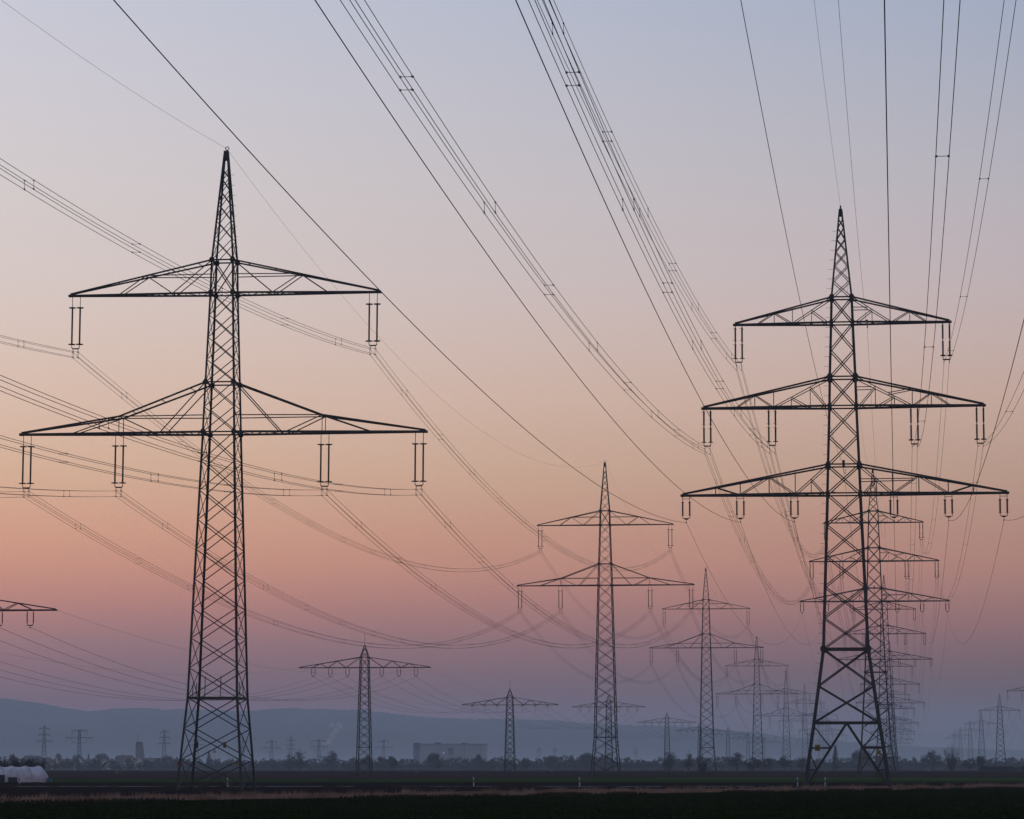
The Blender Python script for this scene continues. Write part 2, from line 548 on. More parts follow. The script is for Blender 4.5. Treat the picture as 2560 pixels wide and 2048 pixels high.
def insulator(parent, x, z, style, detail):
    """one double insulator set hanging at local (x, 0, z)"""
    if style == 'twin_ring':       # row with two arms
        hs, ya, yb = 0.285, -3.80, -4.46
        def rods(mb):
            for s in (-1, 1):
                mb.tube([(s * hs, 0, 0.1), (s * hs, 0, -0.82)], 0.025, 5)
                mb.tube([(s * hs, 0, -0.80), (s * hs, 0, -3.52)], 0.064, 6)
                mb.tube([(s * hs, 0, -3.48), (s * hs, 0, -3.72)], 0.025, 5)
        def ring(mb):
            mb.torus((0, 0, 0), 0.235, 0.032)
        def yoke(mb):
            mb.bar((-hs, 0, -3.70), (-hs * 0.75, 0, ya), 0.06); mb.bar((hs, 0, -3.70), (hs * 0.75, 0, ya), 0.06)
            mb.bar((-hs * 0.78, 0, ya), (hs * 0.78, 0, ya), 0.05, 0.09)
            for s in (-1, 1):
                for e in (-0.045, 0.045):
                    mb.bar((s * 0.19 + e, 0, ya - 0.14), (s * 0.19 + e, 0, yb), 0.018)
                mb.bar((s * 0.19, 0, ya), (s * 0.19, 0, ya - 0.16), 0.03)
                mb.bar((s * 0.19, -0.16, ya - 0.25), (s * 0.19, 0.16, ya - 0.25), 0.05)
                mb.bar((s * 0.19, -0.16, yb), (s * 0.19, 0.16, yb), 0.05)
        rings = [(-hs, -0.82), (hs, -0.82), (-hs, -3.48), (hs, -3.48)]
    elif style == 'horned':
        hs, ya, yb = 0.26, -2.87, -3.50
        def rods(mb):
            for s in (-1, 1):
                mb.tube([(s * hs, 0, 0.1), (s * hs, 0, -0.2)], 0.03, 5)
                fins(mb, s * hs, -0.16, -1.26, 0.06, 0.085, 16)
                mb.tube([(s * hs, 0, -1.2), (s * hs, 0, -1.5)], 0.045, 5)
                fins(mb, s * hs, -1.46, -2.62, 0.06, 0.085, 16)
                mb.tube([(s * hs, 0, -2.58), (s * hs, 0, ya)], 0.03, 5)
                for zz in (-0.28, -1.22, -1.52):
                    mb.bar((s * hs - 0.19, -0.05, zz + 0.05), (s * hs + 0.13, 0.05, zz - 0.02), 0.022)
        def ring(mb):
            mb.torus((0, 0, 0), 0.19, 0.02)
        def yoke(mb):
            mb.bar((-hs * 1.02, 0, ya), (hs * 1.02, 0, ya), 0.05, 0.09)
            for s in (-1, 1):
                mb.bar((s * 0.2, 0, ya), (s * 0.2, 0, yb), 0.022)
                mb.bar((s * 0.2, -0.16, ya - 0.22), (s * 0.2, 0.16, ya - 0.22), 0.055)
                mb.bar((s * 0.2, -0.16, yb), (s * 0.2, 0.16, yb), 0.055)
        rings = [(-hs, -2.58), (hs, -2.58)]
    elif style == 'ribbed':
        hs, ya, yb = 0.26, -2.87, -3.10
        def rods(mb):
            for s in (-1, 1):
                mb.tube([(s * hs, 0, 0.1), (s * hs, 0, -0.2)], 0.04, 5)
                fins(mb, s * hs, -0.16, -1.26, 0.055, 0.10, 13)
                mb.tube([(s * hs, 0, -1.2), (s * hs, 0, -1.45)], 0.035, 5)
                fins(mb, s * hs, -1.42, -2.62, 0.055, 0.10, 14)
                mb.tube([(s * hs, 0, -2.58), (s * hs, 0, ya)], 0.03, 5)
        def ring(mb):
            mb.torus((0, 0, 0), 0.17, 0.045)
        def yoke(mb):
            mb.bar((-hs * 1.02, 0, ya), (hs * 1.02, 0, ya), 0.06, 0.10)
            for s in (-1, 1):
                mb.bar((s * 0.2, 0, ya), (s * 0.2, 0, yb), 0.03)
                mb.bar((s * 0.2, -0.16, yb), (s * 0.2, 0.16, yb), 0.06)
        rings = [(-hs, -2.56), (hs, -2.56)]
    elif style in ('short', 'short_ribbed'):
        hs, ya, yb = 0.27, -1.72, -2.03
        def rods(mb):
            for s in (-1, 1):
                mb.tube([(s * hs, 0, 0.1), (s * hs, 0, -0.45)], 0.026, 5)
                fins(mb, s * hs, -0.42, -1.5, 0.055, 0.10 if style == 'short_ribbed' else 0.075, 15)
                mb.tube([(s * hs, 0, -1.48), (s * hs, 0, ya)], 0.026, 5)
                for zz in (-0.48, -1.46):
                    mb.bar((s * hs - 0.12, 0, zz), (s * hs + 0.12, 0, zz), 0.035)
            mb.bar((-hs, 0, -0.2), (hs, 0, -0.2), 0.035)
        ring = None
        def yoke(mb):
            mb.add([(-hs, -0.02, ya + 0.03), (hs, -0.02, ya + 0.03), (0.1, -0.02, ya - 0.1), (-0.1, -0.02, ya - 0.1),
                    (-hs, 0.02, ya + 0.03), (hs, 0.02, ya + 0.03), (0.1, 0.02, ya - 0.1), (-0.1, 0.02, ya - 0.1)],
                   [(0, 3, 2, 1), (4, 5, 6, 7), (0, 1, 5, 4), (1, 2, 6, 5), (2, 3, 7, 6), (3, 0, 4, 7)])
            mb.bar((0, 0, ya), (0, 0, yb), 0.03)
            mb.bar((0, -0.18, yb), (0, 0.18, yb), 0.07)
        rings = []
    elif style == 'loop':           # low single-arm row
        hs, ya, yb = 0.30, -1.38, -1.60
        def rods(mb):
            for s in (-1, 1):
                mb.tube([(s * hs, 0, 0.1), (s * hs, 0, -0.2)], 0.03, 5)
                fins(mb, s * hs, -0.18, -1.15, 0.045, 0.075, 10)
                mb.tube([(s * hs, 0, -1.15), (s * hs * 0.8, 0, -1.38)], 0.03, 5)
        ring = None
        def yoke(mb):
            mb.bar((-hs * 0.8, 0, ya), (hs * 0.8, 0, ya), 0.06, 0.10)
            mb.bar((0, 0, ya), (0, 0, yb), 0.03)
            mb.bar((0, -0.18, yb), (0, 0.18, yb), 0.06)
        rings = []
    elif style == 'strain':          # horizontal tension sets with a drooping jumper
        def rods(mb):
            for s in (-1, 1):
                fins(mb, 0, 0, -0.01, 0.05, 0.05, 1)
                mb.tube([(0, s * 0.3, -0.1), (0, s * 1.9, -0.22)], 0.07, 6)
            mb.tube([(0, 1.9 * t, -0.22 - 1.5 * (1 - t * t)) for t in np.linspace(-1, 1, 15)], 0.018, 5)
        ring = yoke = None
        rings = []
    else:                            # 'single'
        ya, yb = -2.2, -2.6
        def rods(mb):
            mb.tube([(0, 0, 0.1), (0, 0, -0.2)], 0.04, 5)
            fins(mb, 0, -0.15, -2.1, 0.07, 0.10, 14)
            mb.tube([(0, 0, -2.1), (0, 0, -2.3)], 0.03, 5)
        ring = None
        def yoke(mb):
            mb.torus((0, 0, -2.45), 0.25, 0.03, axis='y')
        rings = []
    o = link('insulator_string', shared('insulator_string|' + style, rods, M['porcelain']), parent, (x, 0, z))
    if yoke:
        if detail:
            link('yoke', shared('yoke|' + style, yoke, M['steel']), o)
        else:
            if ('yoked|' + style) not in YOKE:
                mb = MB(); rods(mb); yoke(mb)
                if ring:
                    for rx, rz in rings:
                        m2 = MB(); ring(m2)
                        mb.add([(p[0] + rx, p[1], p[2] + rz) for p in m2.v], m2.f)
                YOKE['yoked|' + style] = mb.mesh('insulator_string', M['porcelain'])
            o.data = YOKE['yoked|' + style]
    if ring and detail:
        for rx, rz in rings:
            link('arcing_ring', shared('arcing_ring|' + style, ring, M['steel']), o, (rx, 0, rz))
    return o

def interp(nodes, z):
    return float(np.interp(z, [a for a, b in nodes], [b for a, b in nodes]))

def lattice(mb, levels, hw, t, skip=()):
    for z0, z1 in zip(levels[:-1], levels[1:]):
        a, b = interp(hw, z0), interp(hw, z1)
        for sx, sy, ex, ey in ((-1, -1, 1, -1), (-1, 1, 1, 1), (-1, -1, -1, 1), (1, -1, 1, 1)):
            mb.bar((sx * a, sy * a, z0), (ex * b, ey * b, z1), t * 0.5, t)
            mb.bar((ex * a, ey * a, z0), (sx * b, sy * b, z1), t * 0.5, t)

def ring_bars(mb, z, h, t):
    for sx, sy, ex, ey in ((-1, -1, 1, -1), (-1, 1, 1, 1), (-1, -1, -1, 1), (1, -1, 1, 1)):
        mb.bar((sx * h, sy * h, z), (ex * h, ey * h, z), t * 0.6, t)

def gussets(mb, z, h, s):
    for sx in (-1, 1):
        for sy in (-1, 1):
            x0, y0 = sx * (h - 0.02), sy * (h + 0.09)
            ring = [(s * .62 * math.cos(k * math.pi / 3), s * .62 * math.sin(k * math.pi / 3)) for k in range(6)]
            vs = [(x0 + a, y0 - .015, z + b) for a, b in ring] + [(x0 + a, y0 + .015, z + b) for a, b in ring]
            mb.add(vs, [(0, 1, 2, 3, 4, 5), (11, 10, 9, 8, 7, 6)] + [(k, 6 + k, 6 + (k + 1) % 6, (k + 1) % 6) for k in range(6)])

def truss_arm(mb, side, zb, zt, hb, ht, LL, top, segs, tc, td, tipd=0.12, nplan=8, body_h=None):
    """top: polyline [(t, height above bottom chord)]; segs: ((t, f), (t, f)) with f = fraction of local height"""
    def P(t, f, sg):
        hgt = float(np.interp(t, [a for a, b in top], [b for a, b in top]))
        h0 = hb * (1 - f) + ht * f if t == 0 else hb
        x = side * (h0 + t * (LL - h0))
        y = sg * (h0 * (1 - t) + tipd * t)
        return Vector((x, y, zb + hgt * f))
    for sg in (-1, 1):
        mb.bar(P(0, 0, sg), P(1, 0, sg) + Vector((side * 0.12, 0, 0)), tc * 0.8, tc * 1.15)
        for (t0, _), (t1, _) in zip(top[:-1], top[1:]):
            mb.bar(P(t0, 1, sg), P(t1, 1, sg), tc * 0.7, tc * 0.9)
        for (a, b) in segs:
            mb.bar(P(a[0], a[1], sg), P(b[0], b[1], sg), td * 0.6, td)
    for i in range(nplan):
        t0, t1 = i / nplan * 0.94, (i + 1) / nplan * 0.94
        s = 1 if i % 2 else -1
        mb.bar(P(t0, 0, s), P(t1, 0, -s), td * 0.6)
        mb.bar(P(t1, 0, 1), P(t1, 0, -1), td * 0.5)
        if i % 2 and 0 < i < nplan - 1:
            mb.bar(P(t0, 1, 1), P(t0, 1, -1), td * 0.6)
    mb.box((side * LL, 0, zb), 0.30, tipd * 2 + tc, tc * 1.3)

def legs(root, hw, w, mat, zc):
    for sx in (-1, 1):
        for sy in (-1, 1):
            mb = MB()
            for (z0, a), (z1, b) in zip(hw[:-1], hw[1:]):
                if z0 >= zc:
                    break
                k = 1.0 if z0 < 12 else 0.88
                mb.angle((sx * (a + w * .4), sy * (a + w * .4), z0), (sx * (b + w * .4), sy * (b + w * .4), z1), w * k, (sx, sy))
            o = mb.build('leg', mat, root)

def peg_row(root, hw, z0, z1, sx, sy):
    z = z0
    me = shared('climbing_peg|%d' % sx, lambda mb: mb.bar((0.05 * sx, 0, 0), (0.42 * sx, 0, 0), 0.022), M['steel'])
    while z < z1:
        h = interp(hw, z)
        link('climbing_peg', me, root, (sx * h, sy * h, z))
        z += 0.76

def levels_between(z0, z1, step):
    k = max(1, round((z1 - z0) / step))
    return [z0 + (z1 - z0) * i / k for i in range(k + 1)]

def plate(root, name, x, y, z, w, h, mat, symbol=False):
    mb = MB(); mb.box((0, 0, 0), w, 0.02, h)
    o = mb.build(name, mat, root); o.location = (x, y, z)
    if symbol:
        m2 = MB()
        a = w * 0.34
        m2.add([(-a, -0.014, -a * 0.8), (a, -0.014, -a * 0.8), (0, -0.014, a)], [(0, 1, 2)])
        m2.bar((0, -0.018, a * 0.5), (0, -0.018, -a * 0.5), 0.03)
        m2.build('symbol', M['black'], o)
    return o

ORD = ['first', 'second', 'third', 'fourth', 'fifth', 'sixth', 'seventh', 'eighth', 'ninth']

LEAN = 0.0053

def pylon_two_arm(i, x, y, e):
    det = i < 2
    root = empty('lattice_pylon', (x, y, 0), -YAW)
    if i == 0:
        root.rotation_euler[1] = LEAN            # the foremost pylon stands very slightly out of plumb
    t = 0.066
    pb = 6.5
    zl, zlt, zu, zut, za = 25.37 + e, 28.95 + e, 35.42 + e, 37.80 + e, 45.85 + e
    hw = [(0, 2.32), (pb, 1.78), (zl, 1.14), (zlt, 1.03), (zu, 0.82), (zut, 0.77), (za, 0.10)]
    legs(root, hw, 0.155, M['steel'], zut)
    mb = MB()
    lattice(mb, [0.0, 2.15, 4.35, pb], hw, t * 1.1)
    lattice(mb, levels_between(pb, zl, 2.08), hw, t)
    lattice(mb, levels_between(zl, zlt, 1.8), hw, t * .95)
    lattice(mb, levels_between(zlt, zu, 1.66), hw, t * .95)
    lattice(mb, [zu, zut], hw, t * 1.2)
    ring_bars(mb, pb, 1.78, 0.15)
    h = 1.5
    for q in (-0.33, 0.33):
        mb.bar((q * 1.7, -1.72, pb), (q * 1.7, -1.66, pb + 1.5), 0.05)
        mb.bar((1.72, q * 1.7, pb), (1.66, q * 1.7, pb + 1.1), 0.05)
        mb.bar((-1.72, q * 1.7, pb), (-1.66, q * 1.7, pb + 1.1), 0.05)
    for z in (zl, zlt, zu, zut):
        ring_bars(mb, z, interp(hw, z), 0.10)
        gussets(mb, z, interp(hw, z), 0.36)
    mb.build('bracing', M['steel'], root)
    pk = MB()
    lv = [zut, zut + 1.5, zut + 2.85, zut + 4.05, zut + 5.1, zut + 6.0, zut + 6.7]
    lattice(pk, lv, hw, t * .8)
    for sx in (-1, 1):
        for sy in (-1, 1):
            a, b = interp(hw, zut), interp(hw, za)
            pk.bar((sx * a, sy * a, zut), (sx * b, sy * b, za), 0.12)
    pk.box((0, 0, za - 0.35), 0.30, 0.30, 0.7)
    pk.build('peak', M['steel'], root)
    rg = MB(); rg.torus((0.06, 0, za + 0.18), 0.13, 0.03, axis='y'); rg.build('peak_ring', M['steel'], root)
    up_top = [(0, zut - zu), (1, 0.12)]
    lo_top = [(0, zlt - zl), (0.46, 1.2), (1, 0.12)]
    for s in (-1, 1):
        m = MB()
        k = (1 - .46) * (zut - zu) + .46 * .12
        truss_arm(m, s, zu, zut, .82, .77, 11.28, up_top,
                  [((0, 1), (.27, 0)), ((.46, 1), (.27, 0)), ((.46, 1), (.65, 0)), ((.46, 1), (.0, k / (zut - zu)))], 0.12, t, nplan=10)
        m.build('crossarm', M['steel'], root)
        m = MB()
        truss_arm(m, s, zl, zlt, 1.14, 1.03, 14.70, lo_top,
                  [((0, 1), (.235, 0)), ((.46, 1), (.27, 0)), ((.46, 1), (.72, 0)), ((.46, 1), (.46, 0)), ((.46, 1), (0, 1.2 / (zlt - zl)))],
                  0.13, t * 1.1, nplan=12)
        m.build('crossarm', M['steel'], root)
        insulator(root, s * 10.86, zu - .05, 'twin_ring', det)
        insulator(root, s * 14.27, zl - .05, 'twin_ring', det)
        insulator(root, s * 7.48, zl - .05, 'twin_ring', det)
    if i == 0:
        peg_row(root, hw, 3.0, za - 1.5, 1, -1)
        plate(root, 'danger_sign', -1.0, -2.08, 3.2, 0.24, 0.42, M['black'])
        plate(root, 'danger_sign', 1.0, -2.08, 3.2, 0.22, 0.40, M['ochre'])
        plate(root, 'number_plate', -2.2, -2.36, 1.9, 0.16, 0.26, M['red'])
        plate(root, 'number_plate', 1.95, -2.36, 1.9, 0.2, 0.2, M['yellow'])
    return root

def pylon_three_arm(i, x, y, e):
    det = i < 2
    root = empty('lattice_pylon', (x, y, 0), -YAW * (0.86 if i == 0 else 1))
    t = 0.078
    z2, zb = 5.0, 10.6 + e
    zl, zlt, zm, zmt, zu, zut, za = 22.48 + e, 24.7 + e, 29.23 + e, 31.49 + e, 35.73 + e, 37.7 + e, 44.6 + e
    bh = 1.72
    h2 = 2.5
    hw = [(0, 3.25), (z2, h2), (zb, bh), (zl, 1.27), (zlt, 1.2), (zm, 1.04), (zmt, 0.99), (zu, 0.84), (zut, 0.78), (za, 0.09)]
    legs(root, hw, 0.21, M['steel'], zut)
    mb = MB()
    lattice(mb, levels_between(z2, zb, 2.9), hw, t * 1.15)
    lattice(mb, levels_between(zb, zl, 2.38), hw, t)
    lattice(mb, [zl, zlt], hw, t * 1.1)
    lattice(mb, levels_between(zlt, zm, 2.2), hw, t)
    lattice(mb, [zm, zmt], hw, t * 1.1)
    lattice(mb, levels_between(zmt, zu, 2.1), hw, t)
    lattice(mb, [zu, zut], hw, t * 1.1)
    ring_bars(mb, z2, h2, 0.17)
    ring_bars(mb, zb, bh, 0.15)
    for z in (zl, zlt, zm, zmt, zu, zut):
        ring_bars(mb, z, interp(hw, z), 0.11)
    for z, s in ((zb, 0.42), (zl, 0.32), (zlt, .38), (zm, .34), (zmt, .44), (zu, .32), (zut, .38)):
        gussets(mb, z, interp(hw, z), s)
    mb.build('bracing', M['steel'], root)
    # splayed foot: an inverted V on every face with its struts
    ft = MB()
    for rot in range(4):
        def Q(u, z, rot=rot):
            h = interp(hw, z)
            p = (u * h, -h, z)
            for _ in range(rot):
                p = (-p[1], p[0], p[2])
            return p
        ft.bar(Q(0, z2), Q(-.985, 0.1), 0.10, 0.14); ft.bar(Q(0, z2), Q(.985, 0.1), 0.10, 0.14)
        for s in (-1, 1):
            za_, zb_ = 3.1, 1.45
            ua, ub = (z2 - za_) / z2 * .985, (z2 - zb_) / z2 * .985
            ka, kb = 3.25 / interp(hw, za_), 3.25 / interp(hw, zb_)
            ua, ub = ua * ka, ub * kb
            ft.bar(Q(s * ua, za_), Q(s, za_), 0.07, 0.11)
            ft.bar(Q(s * ub, zb_), Q(s, zb_), 0.06, 0.09)
            ft.bar(Q(s, z2 - .2), Q(s * ua, za_), 0.06, 0.09)
            ft.bar(Q(s, za_ - .4), Q(s * ub, zb_), 0.05, 0.08)
    ft.build('foot_bracing', M['steel'], root)
    pk = MB()
    lv = [zut + k for k in (0, 1.3, 2.5, 3.6, 4.6, 5.5, 6.2)]
    lattice(pk, lv, hw, t * .8)
    for sx in (-1, 1):
        for sy in (-1, 1):
            a, b = interp(hw, zut), interp(hw, za)
            pk.bar((sx * a, sy * a, zut), (sx * b, sy * b, za), 0.12)
    pk.box((0, 0, za - 0.2), 0.26, 0.26, 0.6)
    pk.box((0, 0, za + 0.2), 0.12, 0.2, 0.3)
    pk.build('peak', M['steel'], root)
    for s in (-1, 1):
        m = MB()
        sg = [((0, 1), (.4, 0)), ((.4, 0), (.59, 1)), ((.59, 1), (.77, 0)), ((.59, 1), (.59, 0)), ((.2, .625), (.2, 0)), ((.2, .625), (.03, 0))]
        sg.append(((.4, 1), (.4, 0)) if s < 0 else ((.16, .68), (0, .58)))
        truss_arm(m, s, zu, zut, .84, .78, 8.25, [(0, zut - zu), (1, .12)], sg, 0.13, t * .8, nplan=7)
        m.build('crossarm', M['steel'], root)
        m = MB()
        sg = [((0, 1), (.44, 0)), ((.3, .455), (.3, 0)), ((.3, .455), (.17, 0)), ((.15, .775), (.15, 0)), ((.15, .775), (.02, 0)),
              ((.44, 0), (.59, 1)), ((.59, 1), (.74, 0)), ((.44, 1), (.44, 0)), ((.59, 1), (.59, 0))]
        if s > 0:
            sg += [((.12, .72), (0, .63)), ((.25, .57), (.44, 1))]
        truss_arm(m, s, zm, zmt, 1.04, .99, 10.75, [(0, zmt - zm), (1, .12)], sg, 0.14, t * .8, nplan=9)
        m.build('crossarm', M['steel'], root)
        m = MB()
        sg = [((0, 1), (.22, 0)), ((.11, .56), (.11, 0)), ((.11, .56), (.02, 0)), ((.22, 0), (.4, 1)), ((.4, 1), (.6, 0)), ((.6, 0), (.77, 1)),
              ((.4, 1), (.4, 0)), ((.6, 1), (.6, 0)), ((.77, 1), (.77, 0)), ((.22, 1), (.22, 0))]
        if s > 0:
            sg.append(((0, .48), (.36, .76)))
        truss_arm(m, s, zl, zlt, 1.27, 1.2, 12.4, [(0, zlt - zl), (1, .12)], sg, 0.14, t * .85, nplan=10)
        m.build('crossarm', M['steel'], root)
        big, small = ('horned', 'short') if s < 0 else ('ribbed', 'short_ribbed')
        insulator(root, s * 7.97, zu - .05, big, det)
        insulator(root, s * 10.45, zm - .05, big, det)
        insulator(root, s * 5.45, zm - .05, big, det)
        for xx in (12.12, 7.95, 3.8):
            insulator(root, s * xx, zl - .05, small, det)
    if i == 0:
        peg_row(root, hw, 3.4, za - 1.5, -1, -1)
    if i < 2:
        plate(root, 'danger_sign', -2.2, -2.9, 3.1, 0.42, 0.46, M['yellow'], True)
        plate(root, 'danger_sign', 2.35, -2.75, 2.75, 0.30, 0.30, M['yellow'])
        plate(root, 'number_plate', -2.78, -2.9, 2.62, 0.24, 0.44, M['red'], True)
        plate(root, 'number_plate', -0.75, -1.25, zl + .02, 0.22, 0.16, M['red'])
        plate(root, 'number_plate', 1.9, -1.12, zu + .02, 0.22, 0.18, M['yellow'])
        # cable clamp in the middle of the body
        cl = MB(); cl.box((0, -1.22, zlt + .05), .2, .12, .5)
        cl.tube([(-.05, -1.25, zlt), (.02, -1.3, zlt - .6), (.12, -1.25, zlt - .8), (.15, -1.2, zlt - .4)], .025, 5)
        cl.build('cable_clamp', M['steel'], root)
        link('insulator_string', shared('insulator_string|pilot', lambda mb: fins(mb, 0, 0, -.55, .02, .06, 6), M['porcelain']), root, (1.95, -1.0, zu))
    return root

def pylon_one_arm(i, x, y, e, strain=False, rod=False, four=False, arm=11.4, zarm=18.6, pk=3.9):
    root = empty('lattice_pylon', (x, y, 0), -YAW)
    det = i < 2
    t = 0.07 if det else (0.12 if four else 0.08)
    zl = zarm + e
    zlt = zl + (1.8 if not four else 1.9)
    za = zl + pk
    hb = 1.25 if not four else 2.6
    hm_ = 0.74 if not four else 0.85
    hw = [(0, hb), (zl, hm_), (zlt, hm_ * .93), (za, 0.07)] if not four else [(0, 2.9), (9, 1.8), (zl, .95), (zlt, .85), (za, .07)]
    legs(root, hw, 0.24 if four else 0.15, M['steel'], zlt)
    mb = MB()
    lattice(mb, levels_between(0, 5.0, 1.6 if not four else 2.6), hw, t)
    lattice(mb, levels_between(5.0, zl, 1.35 if not four else 2.3), hw, t)
    lattice(mb, [zl, zlt], hw, t)
    ring_bars(mb, 5.0, interp(hw, 5.0), .12)
    ring_bars(mb, zl, hm_, .1); ring_bars(mb, zlt, hm_ * .93, .1)
    mb.build('bracing', M['steel'], root)
    p = MB()
    lattice(p, levels_between(zlt, za - .5, (za - .5 - zlt) / (2 if not four else 4)), hw, t * .8)
    for sx in (-1, 1):
        for sy in (-1, 1):
            a = hm_ * .93
            p.bar((sx * a, sy * a, zlt), (sx * .05, sy * .05, za), 0.11)
    p.build('peak', M['steel'], root)
    if rod:
        r = MB(); r.tube([(0, 0, za), (0, 0, za + 1.9)], .03, 5); r.build('lightning_rod', M['steel'], root)
    for s in (-1, 1):
        m = MB()
        if four:
            sg = [((0, 1), (.42, 0)), ((.42, 0), (.55, 1)), ((.55, 1), (.75, 0))]
        else:
            sg = [((0, 1), (.24, 0)), ((.24, 0), (.38, 1)), ((.38, 1), (.53, 0)), ((.53, 0), (.66, 1)), ((.66, 1), (.8, 0))]
        truss_arm(m, s, zl, zlt, hm_, hm_ * .93, arm, [(0, zlt - zl), (1, .1)], sg, 0.12, t, nplan=8)
        m.build('crossarm', M['steel'], root)
        for xx in ((9.0, 6.0, 3.0) if not four else (arm - .3, arm * .46)):
            insulator(root, s * xx, zl - .05, 'single' if four else ('strain' if strain else 'loop'), det)
    return root

# ------------------------------------------------------------------ the rows of pylons
ROW_A = [(-20.86, 222.8, 0), (15.5, 521, 6.25), (50.2, 811.7, 6.8), (88, 1130, 2.2), (125.2, 1438, -.7), (165, 1775, 1.8), (204, 2080, 0), (238, 2380, 0)]
ROW_B = [(25.5, 240, 0), (60.9, 527, 6.8), (98.7, 832, 7.4), (137.6, 1145, 2.2), (178, 1475, -.6), (218, 1802, -1), (256, 2110, -3), (296, 2440, -3)]
ROW_C = [(-54.2, 296, -2.3), (-25.5, 544, 0.1), (-.5, 746, -2.4), (30.4, 990, 1.7), (61.5, 1250, .5), (87.5, 1468, -.3), (115.5, 1686, .2), (147, 1964, .5), (178, 2230, .3)]
ROW_D = [(173, 1041, 0), (218.4, 1410, 0), (268.7, 1804, -.6), (330, 2270, .5), (384, 2700, 1.5), (393, 2800, 0)]

A_LABEL = ['large two-armed lattice pylon with ring tip, foremost of its row, above the dry grass',
           'two-armed lattice pylon second in its row, standing on the green strip mid-picture',
           'two-armed lattice pylon third in its row, with dark bushes round its feet',
           'two-armed lattice pylon fourth in its row, hazy, just short of the tree belt',
           'two-armed lattice pylon fifth in its row, pale in the haze above the trees',
           'two-armed lattice pylon sixth in its row, small and blue behind the trees',
           'two-armed lattice pylon seventh in its row, mostly behind the big splayed leg',
           'two-armed lattice pylon last in its row, faint between the splayed pylon legs']
B_LABEL = ['large three-armed lattice pylon with splayed legs, foremost of its row, yellow signs at its foot',
           'three-armed lattice pylon second in its row, seen through the large splayed one',
           'three-armed lattice pylon third in its row, close behind the second splayed pylon',
           'three-armed lattice pylon fourth in its row, hazy, arms showing beside the third',
           'three-armed lattice pylon fifth in its row, faint blue arms in the stack',
           'three-armed lattice pylon sixth in its row, low faint arms in the stack',
           'three-armed lattice pylon seventh in its row, almost lost in the haze',
           'three-armed lattice pylon last in its row, barely visible through the haze']
C_LABEL = ['one-armed pylon cut off by the picture edge above the plastic tunnel',
           'low one-armed pylon with six insulators and a thin lightning rod on top',
           'low one-armed pylon with bare arm and drooping jumper loops below it',
           'low one-armed pylon seen through the feet of the second two-armed pylon',
           'low one-armed pylon standing among bare trees, fifth of its row',
           'low one-armed pylon half behind the third two-armed pylon, sixth of its row',
           'low one-armed pylon seventh of its row, faint over the tree belt',
           'low one-armed pylon eighth of its row, beside the fourth two-armed pylon',
           'low one-armed pylon last of its row, very faint over the trees']
D_LABEL = ['one-armed pylon whose arm enters at the edge of the picture, two hanging insulators',
           'tall slim one-armed pylon with four insulators, biggest of the far side row',
           'slim four-insulator pylon second of the far side row, above a hedge',
           'slim four-insulator pylon third of the far side row',
           'slim four-insulator pylon fourth of the far side row, faint',
           'slim far pylon rising out of a tall bare bush']
PA, PB, PC, PD = [], [], [], []
for i, (x, y, e) in enumerate(ROW_A):
    PA.append(tag(pylon_two_arm(i, x, y, e), A_LABEL[i], 'pylon', 'two-armed pylons in one receding row'))
for i, (x, y, e) in enumerate(ROW_B):
    PB.append(tag(pylon_three_arm(i, x, y, e), B_LABEL[i], 'pylon', 'three-armed pylons in one receding row'))
for i, (x, y, e) in enumerate(ROW_C):
    PC.append(tag(pylon_one_arm(i, x, y, e, strain=(i == 2), rod=(i in (1, 2))), C_LABEL[i], 'pylon', 'low one-armed pylons in one receding row'))
for i, (x, y, e) in enumerate(ROW_D):
    PD.append(tag(pylon_one_arm(i + 2, x, y, e, four=True, arm=9.2, zarm=26.6, pk=7.6), D_LABEL[i], 'pylon', 'slim four-insulator pylons far off'))

# ------------------------------------------------------------------ conductors
def attach(row, i, off, z):
    x, y, e = row[i]
    k = LEAN if (row is ROW_A and i == 0) else 0.0
    return Vector((x, y, 0)) + RV * (off + k * z) + Vector((0, 0, z + e - k * off))

def span_pts(a, b, S, n):
    return [a.lerp(b, t) - Vector((0, 0, 4 * S * t * (1 - t))) for t in np.linspace(0, 1, n)]

def wire_mesh(a, b, S, n, r, sides):
    mb = MB()
    mb.tube(span_pts(a, b, S, n), r, sides, cap=False)
    return mb

def spacer_bar(vertical):
    def fn(mb):
        if vertical:
            mb.bar((0, 0, -.2), (0, 0, .2), .016)
            for s in (-1, 1):
                mb.bar((0, -.05, s * .17), (0, .05, s * .2), .05)
        else:
            mb.bar((-.2, 0, 0), (.2, 0, 0), .016)
            for s in (-1, 1):
                mb.bar((s * .17, -.05, 0), (s * .2, .05, 0), .05)
    return shared('spacer|' + ('v' if vertical else 'h'), fn, M['wire'])

